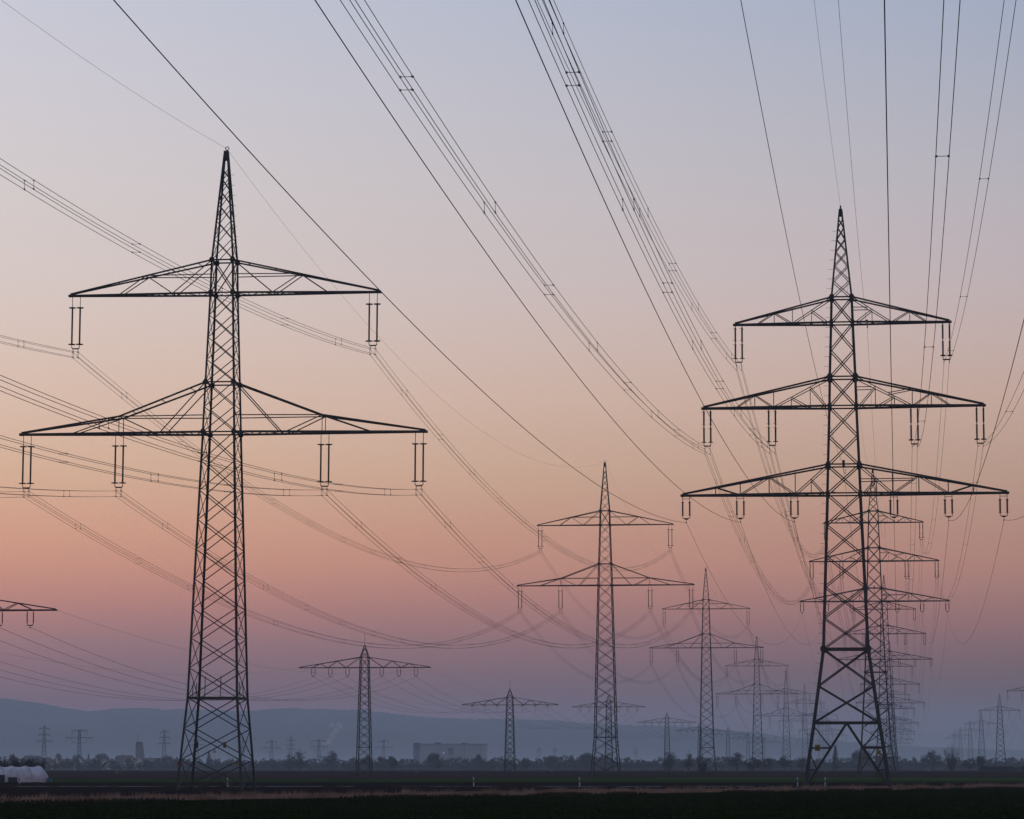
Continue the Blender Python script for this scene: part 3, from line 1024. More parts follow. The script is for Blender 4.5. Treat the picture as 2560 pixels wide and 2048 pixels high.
def conductor(a, b, S, kind, label, group, near, r=0.0125):
    """kind: 4 / 2 sub-conductors with spacers, or 1"""
    mid = (a + b) / 2
    n = 90 if near else 40
    sides = 6 if near else 4
    if kind == 1:
        mb = wire_mesh(a, b, S, n, r, sides)
        o = mb.build('overhead_wire', M['wire'])
        return tag(o, label, 'power line', group)
    subs = [(-.2, .2), (.2, .2), (-.2, -.2), (.2, -.2)] if kind == 4 else [(-.2, 0), (.2, 0)]
    if not near:
        mb = MB()
        for dx, dz in subs:
            k = RV * dx + Vector((0, 0, dz))
            mb.tube(span_pts(a + k, b + k, S, n), r, sides, cap=False)
        o = mb.build('conductor_bundle', M['wire'])
        return tag(o, label, 'power line', group)
    root = empty('conductor_bundle', a)
    for dx, dz in subs:
        k = RV * dx + Vector((0, 0, dz))
        mb = MB()
        mb.tube([p - a for p in span_pts(a + k, b + k, S, n)], r, sides, cap=False)
        mb.build('conductor', M['wire'], root)
    Lh = (b - a).length
    step = 19.4 if kind == 4 else 43.0
    s, j = (14.6 if kind == 4 else 17.8), 0
    while s < Lh - 8:
        t = s / Lh
        p = a.lerp(b, t) - Vector((0, 0, 4 * S * t * (1 - t))) - a
        if kind == 4 and j % 2 == 0:
            for dx in (-.2, .2):
                link('spacer', spacer_bar(True), root, p + RV * dx, -YAW)
        elif kind == 4:
            for dz in (-.2, .2):
                link('spacer', spacer_bar(False), root, p + Vector((0, 0, dz)), -YAW)
        else:
            link('spacer', spacer_bar(False), root, p, -YAW)
        j += 1
        s += step
    return tag(root, label, 'power line', group)

def side_name(off):
    return 'left' if off < 0 else 'right'

# two-armed row
A_PH = [(-10.86, 31.12, 'upper left arm'), (10.86, 31.12, 'upper right arm'), (-14.27, 21.07, 'outer lower left arm'),
        (-7.48, 21.07, 'inner lower left arm'), (7.48, 21.07, 'inner lower right arm'), (14.27, 21.07, 'outer lower right arm')]
A0 = Vector((-20.7, 222.8, 0)) - DV * 275 + RV * 2.5
A_S0 = {-10.86: 6.9, 10.86: 7.4, -14.27: 7.6, -7.48: 7.4, 7.48: 7.5, 14.27: 7.5}
for off, z, nm in A_PH:
    a = attach(ROW_A, 0, off, z)
    b = A0 + RV * off + Vector((0, 0, z + 4.5))
    conductor(a, b, A_S0[off], 4, 'four-wire bundle crossing the edge to %s of first two-armed pylon' % nm, 'wire bundles of the two-armed pylons', True)
a = attach(ROW_A, 0, 0, 46.05); b = A0 + Vector((0, 0, 49.8))
conductor(a, b, 6.6, 1, 'thin wire from the frame edge to the ring of first two-armed pylon', 'earth wires', True, r=.0085)
for i in range(len(ROW_A) - 1):
    S = {0: 8.2, 1: 7.8, 2: 8.0}.get(i, 7.8)
    for off, z, nm in A_PH:
        conductor(attach(ROW_A, i, off, z), attach(ROW_A, i + 1, off, z), S, 4,
                  'four-wire bundle from %s of %s to %s two-armed pylon' % (nm, ORD[i], ORD[i + 1]), 'wire bundles of the two-armed pylons', i == 0)
    conductor(attach(ROW_A, i, 0, 46.05), attach(ROW_A, i + 1, 0, 46.05), S + .2, 1,
              'thin earth wire joining peaks of %s and %s two-armed pylons' % (ORD[i], ORD[i + 1]), 'earth wires', i < 2, r=.0085)

# three-armed row
B_PH = [(-7.97, 35.68 - 3.28, 4, 'top left arm', 6.2), (7.97, 35.68 - 3.1, 2, 'top right arm', 7.2),
        (-10.45, 29.18 - 3.28, 4, 'outer middle left arm', 6.2), (-5.45, 29.18 - 3.28, 4, 'inner middle left arm', 6.2),
        (5.45, 29.18 - 3.1, 2, 'inner middle right arm', 8.2), (10.45, 29.18 - 3.1, 2, 'outer middle right arm', 7.5),
        (-12.12, 20.4, 1, 'outer bottom left arm', 6.0), (-7.95, 20.4, 1, 'middle bottom left arm', 6.0), (-3.8, 20.4, 1, 'inner bottom left arm', 6.0),
        (3.8, 20.4, 1, 'inner bottom right arm', 6.0), (7.95, 20.4, 1, 'middle bottom right arm', 7.0), (12.12, 20.4, 1, 'outer bottom right arm', 7.0)]
B0 = Vector((25.5, 240, 0)) - DV * 280
WN = {4: 'four-wire bundle', 2: 'twin-wire bundle', 1: 'single wire'}
for off, z, k, nm, S in B_PH:
    a = attach(ROW_B, 0, off, z)
    b = B0 + RV * off + Vector((0, 0, z + 4.2))
    conductor(a, b, S, k, '%s coming overhead to %s of first three-armed pylon' % (WN[k], nm), 'wires of the three-armed pylons', True, r=.0125 if k > 1 else .014)
conductor(attach(ROW_B, 0, 0, 44.9), B0 + Vector((0, 0, 48.9)), 5.0, 1, 'thin wire overhead to the peak of first three-armed pylon', 'earth wires', True, r=.0085)
conductor(attach(ROW_B, 0, 1.95, 35.15), B0 + RV * 1.95 + Vector((0, 0, 39.3)), 5.6, 1, 'thin cable overhead to the small insulator under the top right arm', 'data cables', True, r=.0085)
conductor(attach(ROW_B, 0, 0, 24.7), B0 + Vector((0, 0, 28.7)), 5.2, 1, 'dark cable overhead to the clamp inside the first three-armed pylon', 'data cables', True, r=.011)
for i in range(len(ROW_B) - 1):
    for off, z, k, nm, S in B_PH:
        conductor(attach(ROW_B, i, off, z), attach(ROW_B, i + 1, off, z), {0: 7.1}.get(i, 7.9), k,
                  '%s from %s of %s to %s three-armed pylon' % (WN[k], nm, ORD[i], ORD[i + 1]), 'wires of the three-armed pylons', i == 0)
    conductor(attach(ROW_B, i, 0, 44.9), attach(ROW_B, i + 1, 0, 44.9), 7.0, 1,
              'thin earth wire joining peaks of %s and %s three-armed pylons' % (ORD[i], ORD[i + 1]), 'earth wires', i < 2, r=.0085)
    if i < 2:
        conductor(attach(ROW_B, i, 1.95, 35.15), attach(ROW_B, i + 1, 1.95, 35.15), 7.2, 1,
                  'thin cable hung below the top arms of %s and %s three-armed pylons' % (ORD[i], ORD[i + 1]), 'data cables', True, r=.0085)
        conductor(attach(ROW_B, i, 0, 24.4), attach(ROW_B, i + 1, 0, 24.4), 7.2, 1,
                  'dark cable joining the bodies of %s and %s three-armed pylons' % (ORD[i], ORD[i + 1]), 'data cables', True, r=.010)

# low one-armed row
for i in range(len(ROW_C) - 1):
    a0, b0 = ROW_C[i], ROW_C[i + 1]
    Ls = math.hypot(a0[0] - b0[0], a0[1] - b0[1])
    for off, nm in ((-9.0, 'outer left'), (-6.0, 'middle left'), (-3.0, 'inner left'), (3.0, 'inner right'), (6.0, 'middle right'), (9.0, 'outer right')):
        za = 17.0 if i != 2 else 18.3
        zb = 17.0 if i != 1 else 18.3
        conductor(attach(ROW_C, i, off, za), attach(ROW_C, i + 1, off, zb), 8.6e-5 * Ls * Ls, 1,
                  'thin wire from %s insulator of %s to %s one-armed pylon' % (nm, ORD[i], ORD[i + 1]), 'wires of the low one-armed pylons', i < 3, r=.016)
    for off in (-11.2, 11.2):
        conductor(attach(ROW_C, i, off, 18.7), attach(ROW_C, i + 1, off, 18.7), 5.2e-5 * Ls * Ls, 1,
                  'faint wire joining %s arm tips of %s and %s one-armed pylons' % (side_name(off), ORD[i], ORD[i + 1]), 'earth wires', i < 3, r=.009)
# far side row
for i in range(4):
    a0, b0 = ROW_D[i], ROW_D[i + 1]
    Ls = math.hypot(a0[0] - b0[0], a0[1] - b0[1])
    for off, nm in ((-8.9, 'outer left'), (-4.23, 'inner left'), (4.23, 'inner right'), (8.9, 'outer right')):
        conductor(attach(ROW_D, i, off, 24.0), attach(ROW_D, i + 1, off, 24.0), 7.2e-5 * Ls * Ls, 2,
                  'faint wires from %s insulator of %s to %s far side pylon' % (nm, ORD[i], ORD[i + 1]), 'wires of the far side row', False, r=.014)

# ------------------------------------------------------------------ distant pylons seen only as outlines
def far_three(px, top, arms, Y, label):
    p0 = at(px, 1916.5, Y)
    H = at(px, top, Y).z
    root = empty('distant_pylon', (p0.x, Y, 0), 0)
    hw = [(0, 3.0), (H * .55, 1.5), (H, .3)]
    mb = MB()
    for sx in (-1, 1):
        for sy in (-1, 1):
            for (z0, a), (z1, b) in zip(hw[:-1], hw[1:]):
                mb.bar((sx * a, sy * a, z0), (sx * b, sy * b, z1), .45)
    lattice(mb, levels_between(0, H * .98, 4.0), hw, .36)
    mb.build('mast', M['steel'], root)
    for py, wpx in arms:
        z = at(px, py, Y).z; L_ = wpx / F * Y / 2
        m = MB()
        for s in (-1, 1):
            m.bar((0, 0, z), (s * L_, 0, z), .4, .65)
            m.bar((0, 0, z + 1.6), (s * L_, 0, z + .2), .3, .35)
            m.bar((s * L_ * .95, 0, z), (s * L_ * .95, 0, z - 2.2), .28)
        m.build('crossarm', M['steel'], root)
    return tag(root, label, 'pylon', 'distant pylons before the hills')

def far_basket(px, top, a1, w1, a2, w2, a3, Y, label):
    p0 = at(px, 1916.5, Y)
    H = at(px, top, Y).z
    root = empty('distant_pylon', (p0.x, Y, 0), 0)
    hw = [(0, 2.6), (H * .6, 1.3), (H, .9)]
    mb = MB()
    for sx in (-1, 1):
        for sy in (-1, 1):
            for (z0, a), (z1, b) in zip(hw[:-1], hw[1:]):
                mb.bar((sx * a, sy * a, z0), (sx * b, sy * b, z1), .45)
    lattice(mb, levels_between(0, H * .98, 3.6), hw, .36)
    mb.build('mast', M['steel'], root)
    z1, z2, z3 = at(px, a1, Y).z, at(px, a2, Y).z, at(px, a3, Y).z
    l1, l2 = w1 / F * Y / 2, w2 / F * Y / 2
    m = MB()
    for s in (-1, 1):
        m.bar((0, 0, z1), (s * l1, 0, z1), .4, .7)
        m.bar((s * l1, 0, z1), (s * l1, 0, z1 - (z1 - z2) * .62), .34)
    m.build('crossarm', M['steel'], root)
    m = MB()
    for s in (-1, 1):
        m.bar((0, 0, z2), (s * l2, 0, z2), .4, .7)
        m.bar((s * l2, 0, z2), (s * l2, 0, z2 - (z1 - z2) * .62), .34)
        m.bar((s * l2 * .72, 0, z2), (s * l2 * .44, 0, z3), .36)
        m.bar((0, 0, z3), (s * l2 * .44, 0, z3), .36)
    m.build('crossarm', M['steel'], root)
    return tag(root, label, 'pylon', 'distant pylons before the hills')

far_three(109.4, 1813, [(1821.6, 25), (1837.5, 31), (1853.5, 39)], 3200, 'distant three-armed pylon above the village roofs, clear of other pylons')
far_three(410, 1824, [(1830.6, 21), (1844, 27), (1858.6, 32)], 3300, 'distant three-armed pylon between the dark tower house and the big pylon')
far_three(726.6, 1839, [(1851, 18), (1863, 22), (1873, 24)], 3500, 'distant three-armed pylon just behind the round bare tree')
far_three(606.5, 1845, [(1855, 18), (1867, 22), (1876, 24)], 3500, 'distant three-armed pylon seen through the big pylon foot')
far_three(1273, 1868, [(1873, 10), (1879, 13), (1884, 15)], 4000, 'tiny distant pylon beside the second low pylon of the one-armed row')
far_three(1348, 1868, [(1873, 12), (1878, 14)], 4000, 'tiny distant pylon over the trees between two low pylons')
far_three(1387, 1869, [(1874, 10), (1879, 13)], 4000, 'tiny distant pylon over the trees, left of the second two-armed pylon')
far_three(1590, 1872, [(1877, 10), (1882, 12)], 4100, 'tiny distant pylon over the trees beyond the second two-armed pylon')
far_basket(197.5, 1823, 1827, 38, 1844.6, 66, 1857, 3000, 'distant pylon with basket-shaped lower arm above the village')
far_basket(678.5, 1849, 1855, 24, 1869.5, 46, 1880, 3300, 'distant basket-armed pylon between the big pylon and the round bare tree')
far_basket(796.4, 1847, 1852.6, 36, 1866.4, 44, 1877, 3200, 'distant basket-armed pylon between the two round bare trees')
far_basket(491.6, 1845, 1851, 40, 1862, 34, 1872, 3200, 'distant basket-armed pylon seen between the big pylon legs')
far_basket(958.7, 1848, 1854, 26, 1868, 44, 1874, 3400, 'distant pylon between the low rod-topped pylon and the factory')

# ------------------------------------------------------------------ trees
def bare_tree_meshes(seed, spread=0.62, dens=1.0):
    """unit tree about 1 high: trunk+limbs mesh and fine-twig crown mesh"""
    r = random.Random(seed)
    tr, cr = MB(), []
    def grow(p, d, ln, rad, lvl):
        q = p + d * ln
        if lvl < 3:
            tr.tube([p, p.lerp(q, .5) + Vector((r.uniform(-.02, .02), r.uniform(-.02, .02), 0)) * ln, q], [rad, rad * .85, rad * .7], 5, cap=False)
        else:
            cr.append((p, q, rad))
        if lvl >= 6:
            return
        k = {0: 8, 1: 4, 2: 4, 3: 3, 4: 3, 5: 2}[lvl]
        for j in range(k):
            t = r.uniform(.4, 1) if lvl else (.42 + .58 * j / 7)
            s = p.lerp(q, t)
            ax = Vector((r.gauss(0, 1), r.gauss(0, 1), r.gauss(0, .45))).normalized()
            nd = (d * (1 - spread) + ax * spread + Vector((0, 0, .06 if lvl else .02))).normalized()
            if lvl == 0 and j == 7:
                nd = (d + ax * .15).normalized()
            grow(s, nd, ln * r.uniform(.55, .78) * (1.0 if lvl else 1.15), rad * .58, lvl + 1)
    grow(Vector((0, 0, 0)), Vector((0, 0, 1)), .30, .026, 0)
    n = len(cr)
    V = np.zeros((n, 4, 3))
    for i, (p, q, rad) in enumerate(cr):
        d = (q - p)
        a = d.cross(Vector((r.gauss(0, 1), r.gauss(0, 1), r.gauss(0, 1)))).normalized() * max(rad, .0022)
        V[i] = [p - a, p + a, q + a * .6, q - a * .6]
    return tr, V

def clump_verts(centres, radii, nper, size, rr, flat=1.0):
    out_ = []
    for c, R in zip(centres, radii):
        k = max(6, int(nper * R * R))
        u = rr.normal(size=(k, 3)); u /= np.linalg.norm(u, axis=1)[:, None]
        rad = R * rr.random(k) ** 0.4
        p = np.array(c) + u * rad[:, None] * np.array([1, 1, flat])
        a = rr.normal(size=(k, 3)); a /= np.linalg.norm(a, axis=1)[:, None]
        b = np.cross(a, rr.normal(size=(k, 3))); b /= np.linalg.norm(b, axis=1)[:, None]
        s = size * rr.uniform(.5, 1.3, (k, 1))
        out_.append(np.stack([p - a * s, p + b * s * .7, p + a * s, p - b * s * .7], 1))
    return np.concatenate(out_)

def norm_h(tr, V):
    h = max(V[:, :, 2].max(), 1e-6)
    for i, p in enumerate(tr.v):
        tr.v[i] = (p[0] / h, p[1] / h, p[2] / h)
    return V / h

def proto(kind, seed):
    rr = np.random.default_rng(seed)
    r = random.Random(seed)
    tr = MB()
    if kind == 'bare':
        tr, V = bare_tree_meshes(seed, 0.60 + 0.06 * (seed % 3))
        V = norm_h(tr, V)
        mat = M['twig']
    elif kind == 'dense':
        tr.tube([(0, 0, 0), (.01, 0, .25), (0, .01, .6)], [.035, .028, .012], 6)
        cs, rs = [], []
        for k in range(16):
            t = 2 * math.pi * r.random(); q = r.uniform(0, .30) ; z = r.uniform(.25, .86)
            q *= math.sqrt(max(.05, 1 - ((z - .5) / .52) ** 2)) * 1.15
            c = (q * math.cos(t), q * math.sin(t), z); cs.append(c); rs.append(r.uniform(.10, .2))
            tr.tube([(0, 0, max(.15, z * .55)), c], [.012, .004], 4, cap=False)
        V = clump_verts(cs, rs, 9000, .022, rr)
        V = norm_h(tr, V); mat = M['leaf']
    elif kind == 'conifer':
        tr.tube([(0, 0, 0), (0, 0, .95)], [.02, .003], 6)
        q = []
        for k in range(46):
            z = .08 + .90 * k / 46
            R = .235 * (1 - z) ** .85 + .008
            for j in range(11):
                t = r.uniform(0, 2 * math.pi); L_ = R * r.uniform(.65, 1.15)
                dx, dy = math.cos(t), math.sin(t)
                p0 = np.array([0, 0, z]); p1 = np.array([dx * L_, dy * L_, z - L_ * .35])
                for m_ in range(4):
                    f = r.uniform(.2, 1)
                    c = p0 * (1 - f) + p1 * f
                    a = np.array([dx, dy, -.4]) * .03; b = np.array([-dy, dx, r.uniform(-.4, .4)]) * .016
                    q.append([c - a, c + b, c + a, c - b])
        V = np.array(q); V = norm_h(tr, V); mat = M['needle']
    else:                      # 'bush': many upright stems from the ground
        q = []
        for k in range(60):
            t = r.uniform(0, 2 * math.pi); b0 = r.uniform(0, .16)
            p = Vector((b0 * math.cos(t), b0 * math.sin(t), 0))
            d = Vector((math.cos(t) * r.uniform(.05, .45), math.sin(t) * r.uniform(.05, .45), 1)).normalized()
            L_ = r.uniform(.45, 1.0)
            tr.tube([p, p + d * L_ * .5], [.006, .003], 4, cap=False)
            for m_ in range(38):
                f = r.uniform(.12, 1); c = p + d * L_ * f
                e = (d + Vector((r.gauss(0, .6), r.gauss(0, .6), r.gauss(0, .4)))).normalized() * r.uniform(.04, .13)
                a = e.cross(Vector((r.gauss(0, 1), r.gauss(0, 1), r.gauss(0, 1)))).normalized() * .0032
                q.append([c - a, c + a, c + e + a * .5, c + e - a * .5])
        V = np.array([[list(x) for x in qq] for qq in q]); V = norm_h(tr, V); mat = M['twig']
    return tr.mesh('trunk', M['bark']), V, mat

PROTO = {}
def get_proto(kind, seed):
    key = (kind, seed)
    if key not in PROTO:
        tm, V, mat = proto(kind, seed)
        c = tri_mesh('crown', V, mat, k=4)
        cm = c.data
        bpy.data.objects.remove(c)
        PROTO[key] = (tm, cm)
    return PROTO[key]

def tree(kind, seed, px, top, Y, wscale, label, group='trees along the field edge'):
    g = at(px, 1916.5, Y)
    H = at(px, top, Y).z
    root = empty({'bare': 'bare_tree', 'dense': 'leafy_tree', 'conifer': 'conifer', 'bush': 'bare_bush'}[kind], (g.x, Y, 0), random.uniform(0, 6.28))
    tm, cm = get_proto(kind, seed)
    link('trunk', tm, root); link('crown', cm, root)
    root.scale = (H * wscale, H * wscale, H)
    return tag(root, label, 'bush' if kind == 'bush' else 'tree', group)

tree('bare', 3, 750, 1870, 1560, 1.0, 'broad round bare tree left of the low rod-topped pylon, darkest and tallest there')
tree('bare', 4, 829, 1875, 1580, .85, 'round bare tree standing alone just beside the low rod-topped pylon')
tree('bare', 5, 724, 1880, 1600, .7, 'narrow bare tree leaning on the broad round bare tree')
tree('bare', 3, 576, 1892, 1650, .8, 'small bare tree seen inside the foot of the big two-armed pylon')
tree('conifer', 1, 522, 1877, 1800, 1.1, 'dark conifer seen between the legs of the big two-armed pylon')
tree('conifer', 1, 2088.5, 1863, 1480, 1.05, 'pointed dark spruce framed by the splayed pylon feet')
tree('dense', 2, 2153, 1873, 1560, 1.0, 'leafy tree with flat top seen through the splayed pylon feet')
tree('dense', 3, 2200, 1884, 1600, .9, 'low leafy tree behind the second splayed pylon foot')
tree('bush', 1, 2378, 1856, 1300, .75, 'tall bare bush with a far pylon growing out of it')
tree('bare', 4, 2333, 1873, 1550, .95, 'round bare tree standing left of the tall bare bush')
tree('dense', 4, 2450, 1889, 1380, 1.0, 'low dark shrub under the second far side pylon')
tree('bare', 5, 2422, 1892, 1420, .9, 'small bare shrub between tall bare bush and low dark shrub')
tree('bare', 5, 1673, 1875, 1300, .9, 'bare tree beside the low one-armed pylon that stands among trees')
tree('bare', 3, 1722, 1876, 1250, .75, 'bare tree just before the third two-armed pylon')
tree('bush', 2, 1757, 1892, 860, 1.1, 'dark bush at the feet of the third two-armed pylon')
tree('bare', 4, 1842, 1879, 1400, 1.2, 'wide bare tree between third and fourth two-armed pylons')
tree('bare', 5, 1884, 1888, 1150, 1.1, 'bare bush-like tree at the feet of the fourth two-armed pylon')
tree('bare', 3, 1922, 1892, 1350, 1.1, 'bare tree between fourth and fifth two-armed pylons')
tree('bare', 4, 1962, 1888, 1400, 1.0, 'bare tree at the feet of the fifth two-armed pylon')
tree('bare', 5, 2003, 1889, 1420, 1.0, 'bare tree at the feet of the sixth two-armed pylon')
tree('dense', 3, 918, 1886, 1620, .8, 'leafy tree just past the low rod-topped pylon')
tree('dense', 2, 1085, 1881, 1650, .8, 'leafy tree before the middle of the factory wall')
tree('dense', 4, 1195, 1885, 1680, .8, 'leafy tree before the far end of the factory wall')
tree('dense', 3, 977, 1888, 1640, .8, 'leafy tree before the dark end of the factory')
tree('bare', 3, 1100, 1894, 1480, .7, 'slender bare tree standing in front of the factory trees')
tree('bare', 4, 985, 1895, 1480, .8, 'slender bare tree in front of the dark factory end')
tree('bare', 5, 1313, 1889, 1500, .7, 'slim bare tree right of the jumper-loop pylon')
tree('dense', 2, 1470, 1881, 1700, 1.5, 'broad dark leafy clump behind the second two-armed pylon')
tree('dense', 4, 1378, 1888, 1660, 1.4, 'broad leafy clump between the jumper-loop pylon and the second two-armed pylon')
tree('dense', 3, 195, 1884, 2000, 1.0, 'leafy tree over the village under the basket-armed pylon')
tree('dense', 2, 255, 1882, 2050, .9, 'rounded leafy tree over the village right of the basket-armed pylon')
tree('dense', 4, 147, 1883, 2050, .8, 'leafy tree behind the pale gable house')
tree('dense', 3, 32, 1883, 1500, .7, 'pointed leafy tree above the plastic tunnel')
tree('conifer', 1, 221, 1884, 2050, 1.0, 'small conifer between two leafy village trees')
tree('dense', 2, 418, 1888, 1900, .9, 'leafy tree beside the leg of the big two-armed pylon')
for k, (px, tp) in enumerate(((4, 1893), (20, 1890), (38, 1893), (60, 1892), (80, 1893), (101, 1892))):
    tree('bush' if k % 2 else 'bare', 1 + k % 2 if k % 2 else 3 + k % 3, px, tp, 560 + 12 * k, 1.0,
         ['twiggy bush above the tunnel door', 'second twiggy bush behind the plastic tunnel', 'third twiggy bush behind the plastic tunnel',
          'twiggy bush over the middle of the plastic tunnel', 'fifth twiggy bush behind the plastic tunnel', 'last twiggy bush behind the sloping tunnel end'][k],
         'bare bushes behind the plastic tunnel')

# the far tree belt, one mass of crowns
PROFILE = [(-200, 1892), (0, 1889), (125, 1893), (260, 1893), (310, 1891), (400, 1894), (470, 1892), (560, 1893), (640, 1894), (662, 1888), (705, 1893), (790, 1895), (850, 1896),
           (893, 1888), (930, 1889), (990, 1889), (1030, 1896), (1065, 1899), (1085, 1887), (1117, 1893), (1150, 1892), (1195, 1888),
           (1239, 1887), (1290, 1892), (1330, 1890), (1400, 1889), (1440, 1885), (1497, 1885), (1556, 1894), (1595, 1890), (1630, 1893),
           (1690, 1890), (1750, 1890), (1825, 1889), (1870, 1890), (1930, 1892), (2010, 1891), (2080, 1893), (2150, 1889), (2210, 1887),
           (2260, 1893), (2310, 1891), (2370, 1892), (2440, 1893), (2470, 1890), (2520, 1890), (2535, 1891), (2600, 1893), (2800, 1892)]
ppx = [a for a, b in PROFILE]; ppy = [b for a, b in PROFILE]
cs, rs = [], []
YB = 1760.0
px = -200.0
while px < 2780:
    Yk = YB + rng.uniform(-90, 240)
    big = rng.random()
    hgt = at(px, float(np.interp(px, ppx, ppy)), Yk).z * (0.58 + 0.40 * big ** 1.5)
    x = (px - CX) / F * Yk
    wid = hgt * rng.uniform(.35, .7)
    for k in range(int(5 + hgt * .7)):
        z = hgt * rng.uniform(.05, .93)
        env = math.sqrt(max(.06, 1 - ((z / hgt - .5) / .55) ** 2))
        R_ = hgt * rng.uniform(.09, .2)
        cs.append((x + rng.normal(0, .5) * wid * env, Yk + rng.normal(0, 1.5), min(z, hgt - R_ * .6))); rs.append(R_)
    px += rng.uniform(1.6, 4.2)
# undergrowth that closes the belt near the ground
for px in np.arange(-200, 2780, 2.2):
    Yk = YB + rng.uniform(-60, 260)
    top = at(px, float(np.interp(px, ppx, ppy)), Yk).z
    R_ = top * rng.uniform(.16, .3)
    cs.append(((px - CX) / F * Yk, Yk, top * rng.uniform(.08, .34))); rs.append(R_)
V = clump_verts(cs, rs, 26, .36, rng)
V = V[V[:, :, 2].min(axis=1) > .02]
o = tri_mesh('tree_belt', V, M['leaf'], k=4)
tag(o, 'continuous blue-grey belt of far trees along the whole plain', 'woods', kind='stuff')
# low hedge on the far side
cs, rs = [], []
for k in range(170):
    px = rng.uniform(2440, 2640); Yk = rng.uniform(1180, 1230)
    cs.append(((px - CX) / F * Yk, Yk, rng.uniform(.3, 1.2))); rs.append(rng.uniform(.7, 1.2))
V = clump_verts(cs, rs, 60, .2, rng)
o = tri_mesh('hedge', V, M['leaf'], k=4)
tag(o, 'low dark hedge under the slim far side pylons', 'hedge')

# ------------------------------------------------------------------ buildings
def house(px, Y, w, d, hw_, hr, rz, wall, label):
    x = (px - CX) / F * Y
    root = empty('house', (x, Y, 0), rz)
    m = MB()
    m.add([(-w/2, -d/2, 0), (w/2, -d/2, 0), (w/2, d/2, 0), (-w/2, d/2, 0), (-w/2, -d/2, hw_), (w/2, -d/2, hw_), (w/2, d/2, hw_), (-w/2, d/2, hw_),
           (0, -d/2, hw_ + hr), (0, d/2, hw_ + hr)],
          [(0, 1, 5, 8, 4), (1, 2, 6, 5), (2, 3, 7, 9, 6), (3, 0, 4, 7)])
    m.build('wall', wall, root)
    r = MB()
    o_ = .5
    for s in (-1, 1):
        k = hr / (w / 2)
        p = [(0, -d/2 - o_, hw_ + hr + .12), (s * (w/2 + o_), -d/2 - o_, hw_ - k * o_ + .12), (s * (w/2 + o_), d/2 + o_, hw_ - k * o_ + .12), (0, d/2 + o_, hw_ + hr + .12)]
        q = [(a, b, c + .25) for a, b, c in p]
        r.add(p + q, [(0, 1, 2, 3), (7, 6, 5, 4), (0, 4, 5, 1), (1, 5, 6, 2), (2, 6, 7, 3), (3, 7, 4, 0)])
    ro = r.build('roof', M['tile'], root)
    ch = MB(); ch.box((w * .12, d * .15, hw_ + hr + .4), .6, .6, 1.4); ch.build('chimney', M['stone'], ro)
    for wx in (-.25, .25):
        g = MB(); g.box((wx * w, -d/2 - .02, hw_ * .55), 1.1, .06, 1.2); g.build('window', M['pane'], root)
    return tag(root, label, 'house', 'village houses before the trees')

HS = [(150, 1850, 7.6, 10, 3.0, 4.0, .1, 'cream', 'house with broad pale pinkish gable in the village'),
      (120, 1900, 9, 8, 3.0, 3.2, 1.5, 'plaster', 'long low house left of the pale gable house'),
      (178, 1880, 12, 8, 2.8, 3.0, 1.5, 'plaster', 'long low house right of the pale gable house'),
      (205, 1830, 6.5, 9, 3.0, 3.6, .2, 'plaster', 'small grey gable house under the basket-armed pylon'),
      (232, 1870, 13, 8, 2.6, 3.0, 1.5, 'plaster', 'long terrace house in the middle of the village'),
      (268, 1820, 7.5, 9, 2.6, 3.2, .3, 'plaster', 'low gable house at the middle of the village'),
      (300, 1840, 14, 8, 2.6, 2.8, 1.5, 'plaster', 'long low house left of the dark tower house'),
      (318, 1900, 12, 9, 3.4, 4.6, 1.45, 'plaster', 'house with big dark roof beside the dark tower house'),
      (352, 1830, 6.0, 9, 3.2, 3.8, .25, 'plaster', 'pale gable house just below the dark tower house'),
      (385, 1880, 16, 9, 3.0, 3.4, 1.5, 'stone', 'long dark barn right of the dark tower house'),
      (88, 1930, 15, 9, 4.0, 4.0, 1.5, 'stone', 'long dark roofed house over the end of the plastic tunnel'),
      (430, 1900, 10, 9, 2.8, 3.2, 1.5, 'stone', 'low dark house beside the leg of the big pylon')]
for px, Y, w, d, h1, h2_, rz, m_, lb in HS:
    house(px, Y, w, d, h1, h2_, rz, M[m_], lb)

# tall dark tower house with one sloping side
Y = 2400.0
xl, xr = (346 - CX) / F * Y, (366 - CX) / F * Y
root = empty('tower_house', ((xl + xr) / 2, Y, 0))
zt = at(350, 1856, Y).z
wl = (xr - xl) / 2
m = MB()
d_ = 4.0
prof = [(-wl, 0), (wl * 1.15, 0), (wl * 1.1, zt * .3), (wl * .85, zt * .62), (wl * .45, zt), (-wl * .85, zt), (-wl, zt * .9)]
n_ = len(prof)
m.add([(x, -d_, z) for x, z in prof] + [(x, d_, z) for x, z in prof],
      [tuple(range(n_)), tuple(range(2 * n_ - 1, n_ - 1, -1))] + [(i, n_ + i, n_ + (i + 1) % n_, (i + 1) % n_) for i in range(n_)])
m.build('wall', M['stone'], root)
m = MB(); m.box((-wl * .2, 0, zt + .2), wl * 1.35, d_ * 2.05, .4); m.build('roof', M['tile'], root)
m = MB(); m.tube([(-wl * .75, 0, zt), (-wl * .75, 0, zt + 6.5)], .16, 5); m.build('flagpole', M['steel_grey'], root)
tag(root, 'tall dark tower house with one sloping side and a pole on top', 'tower')

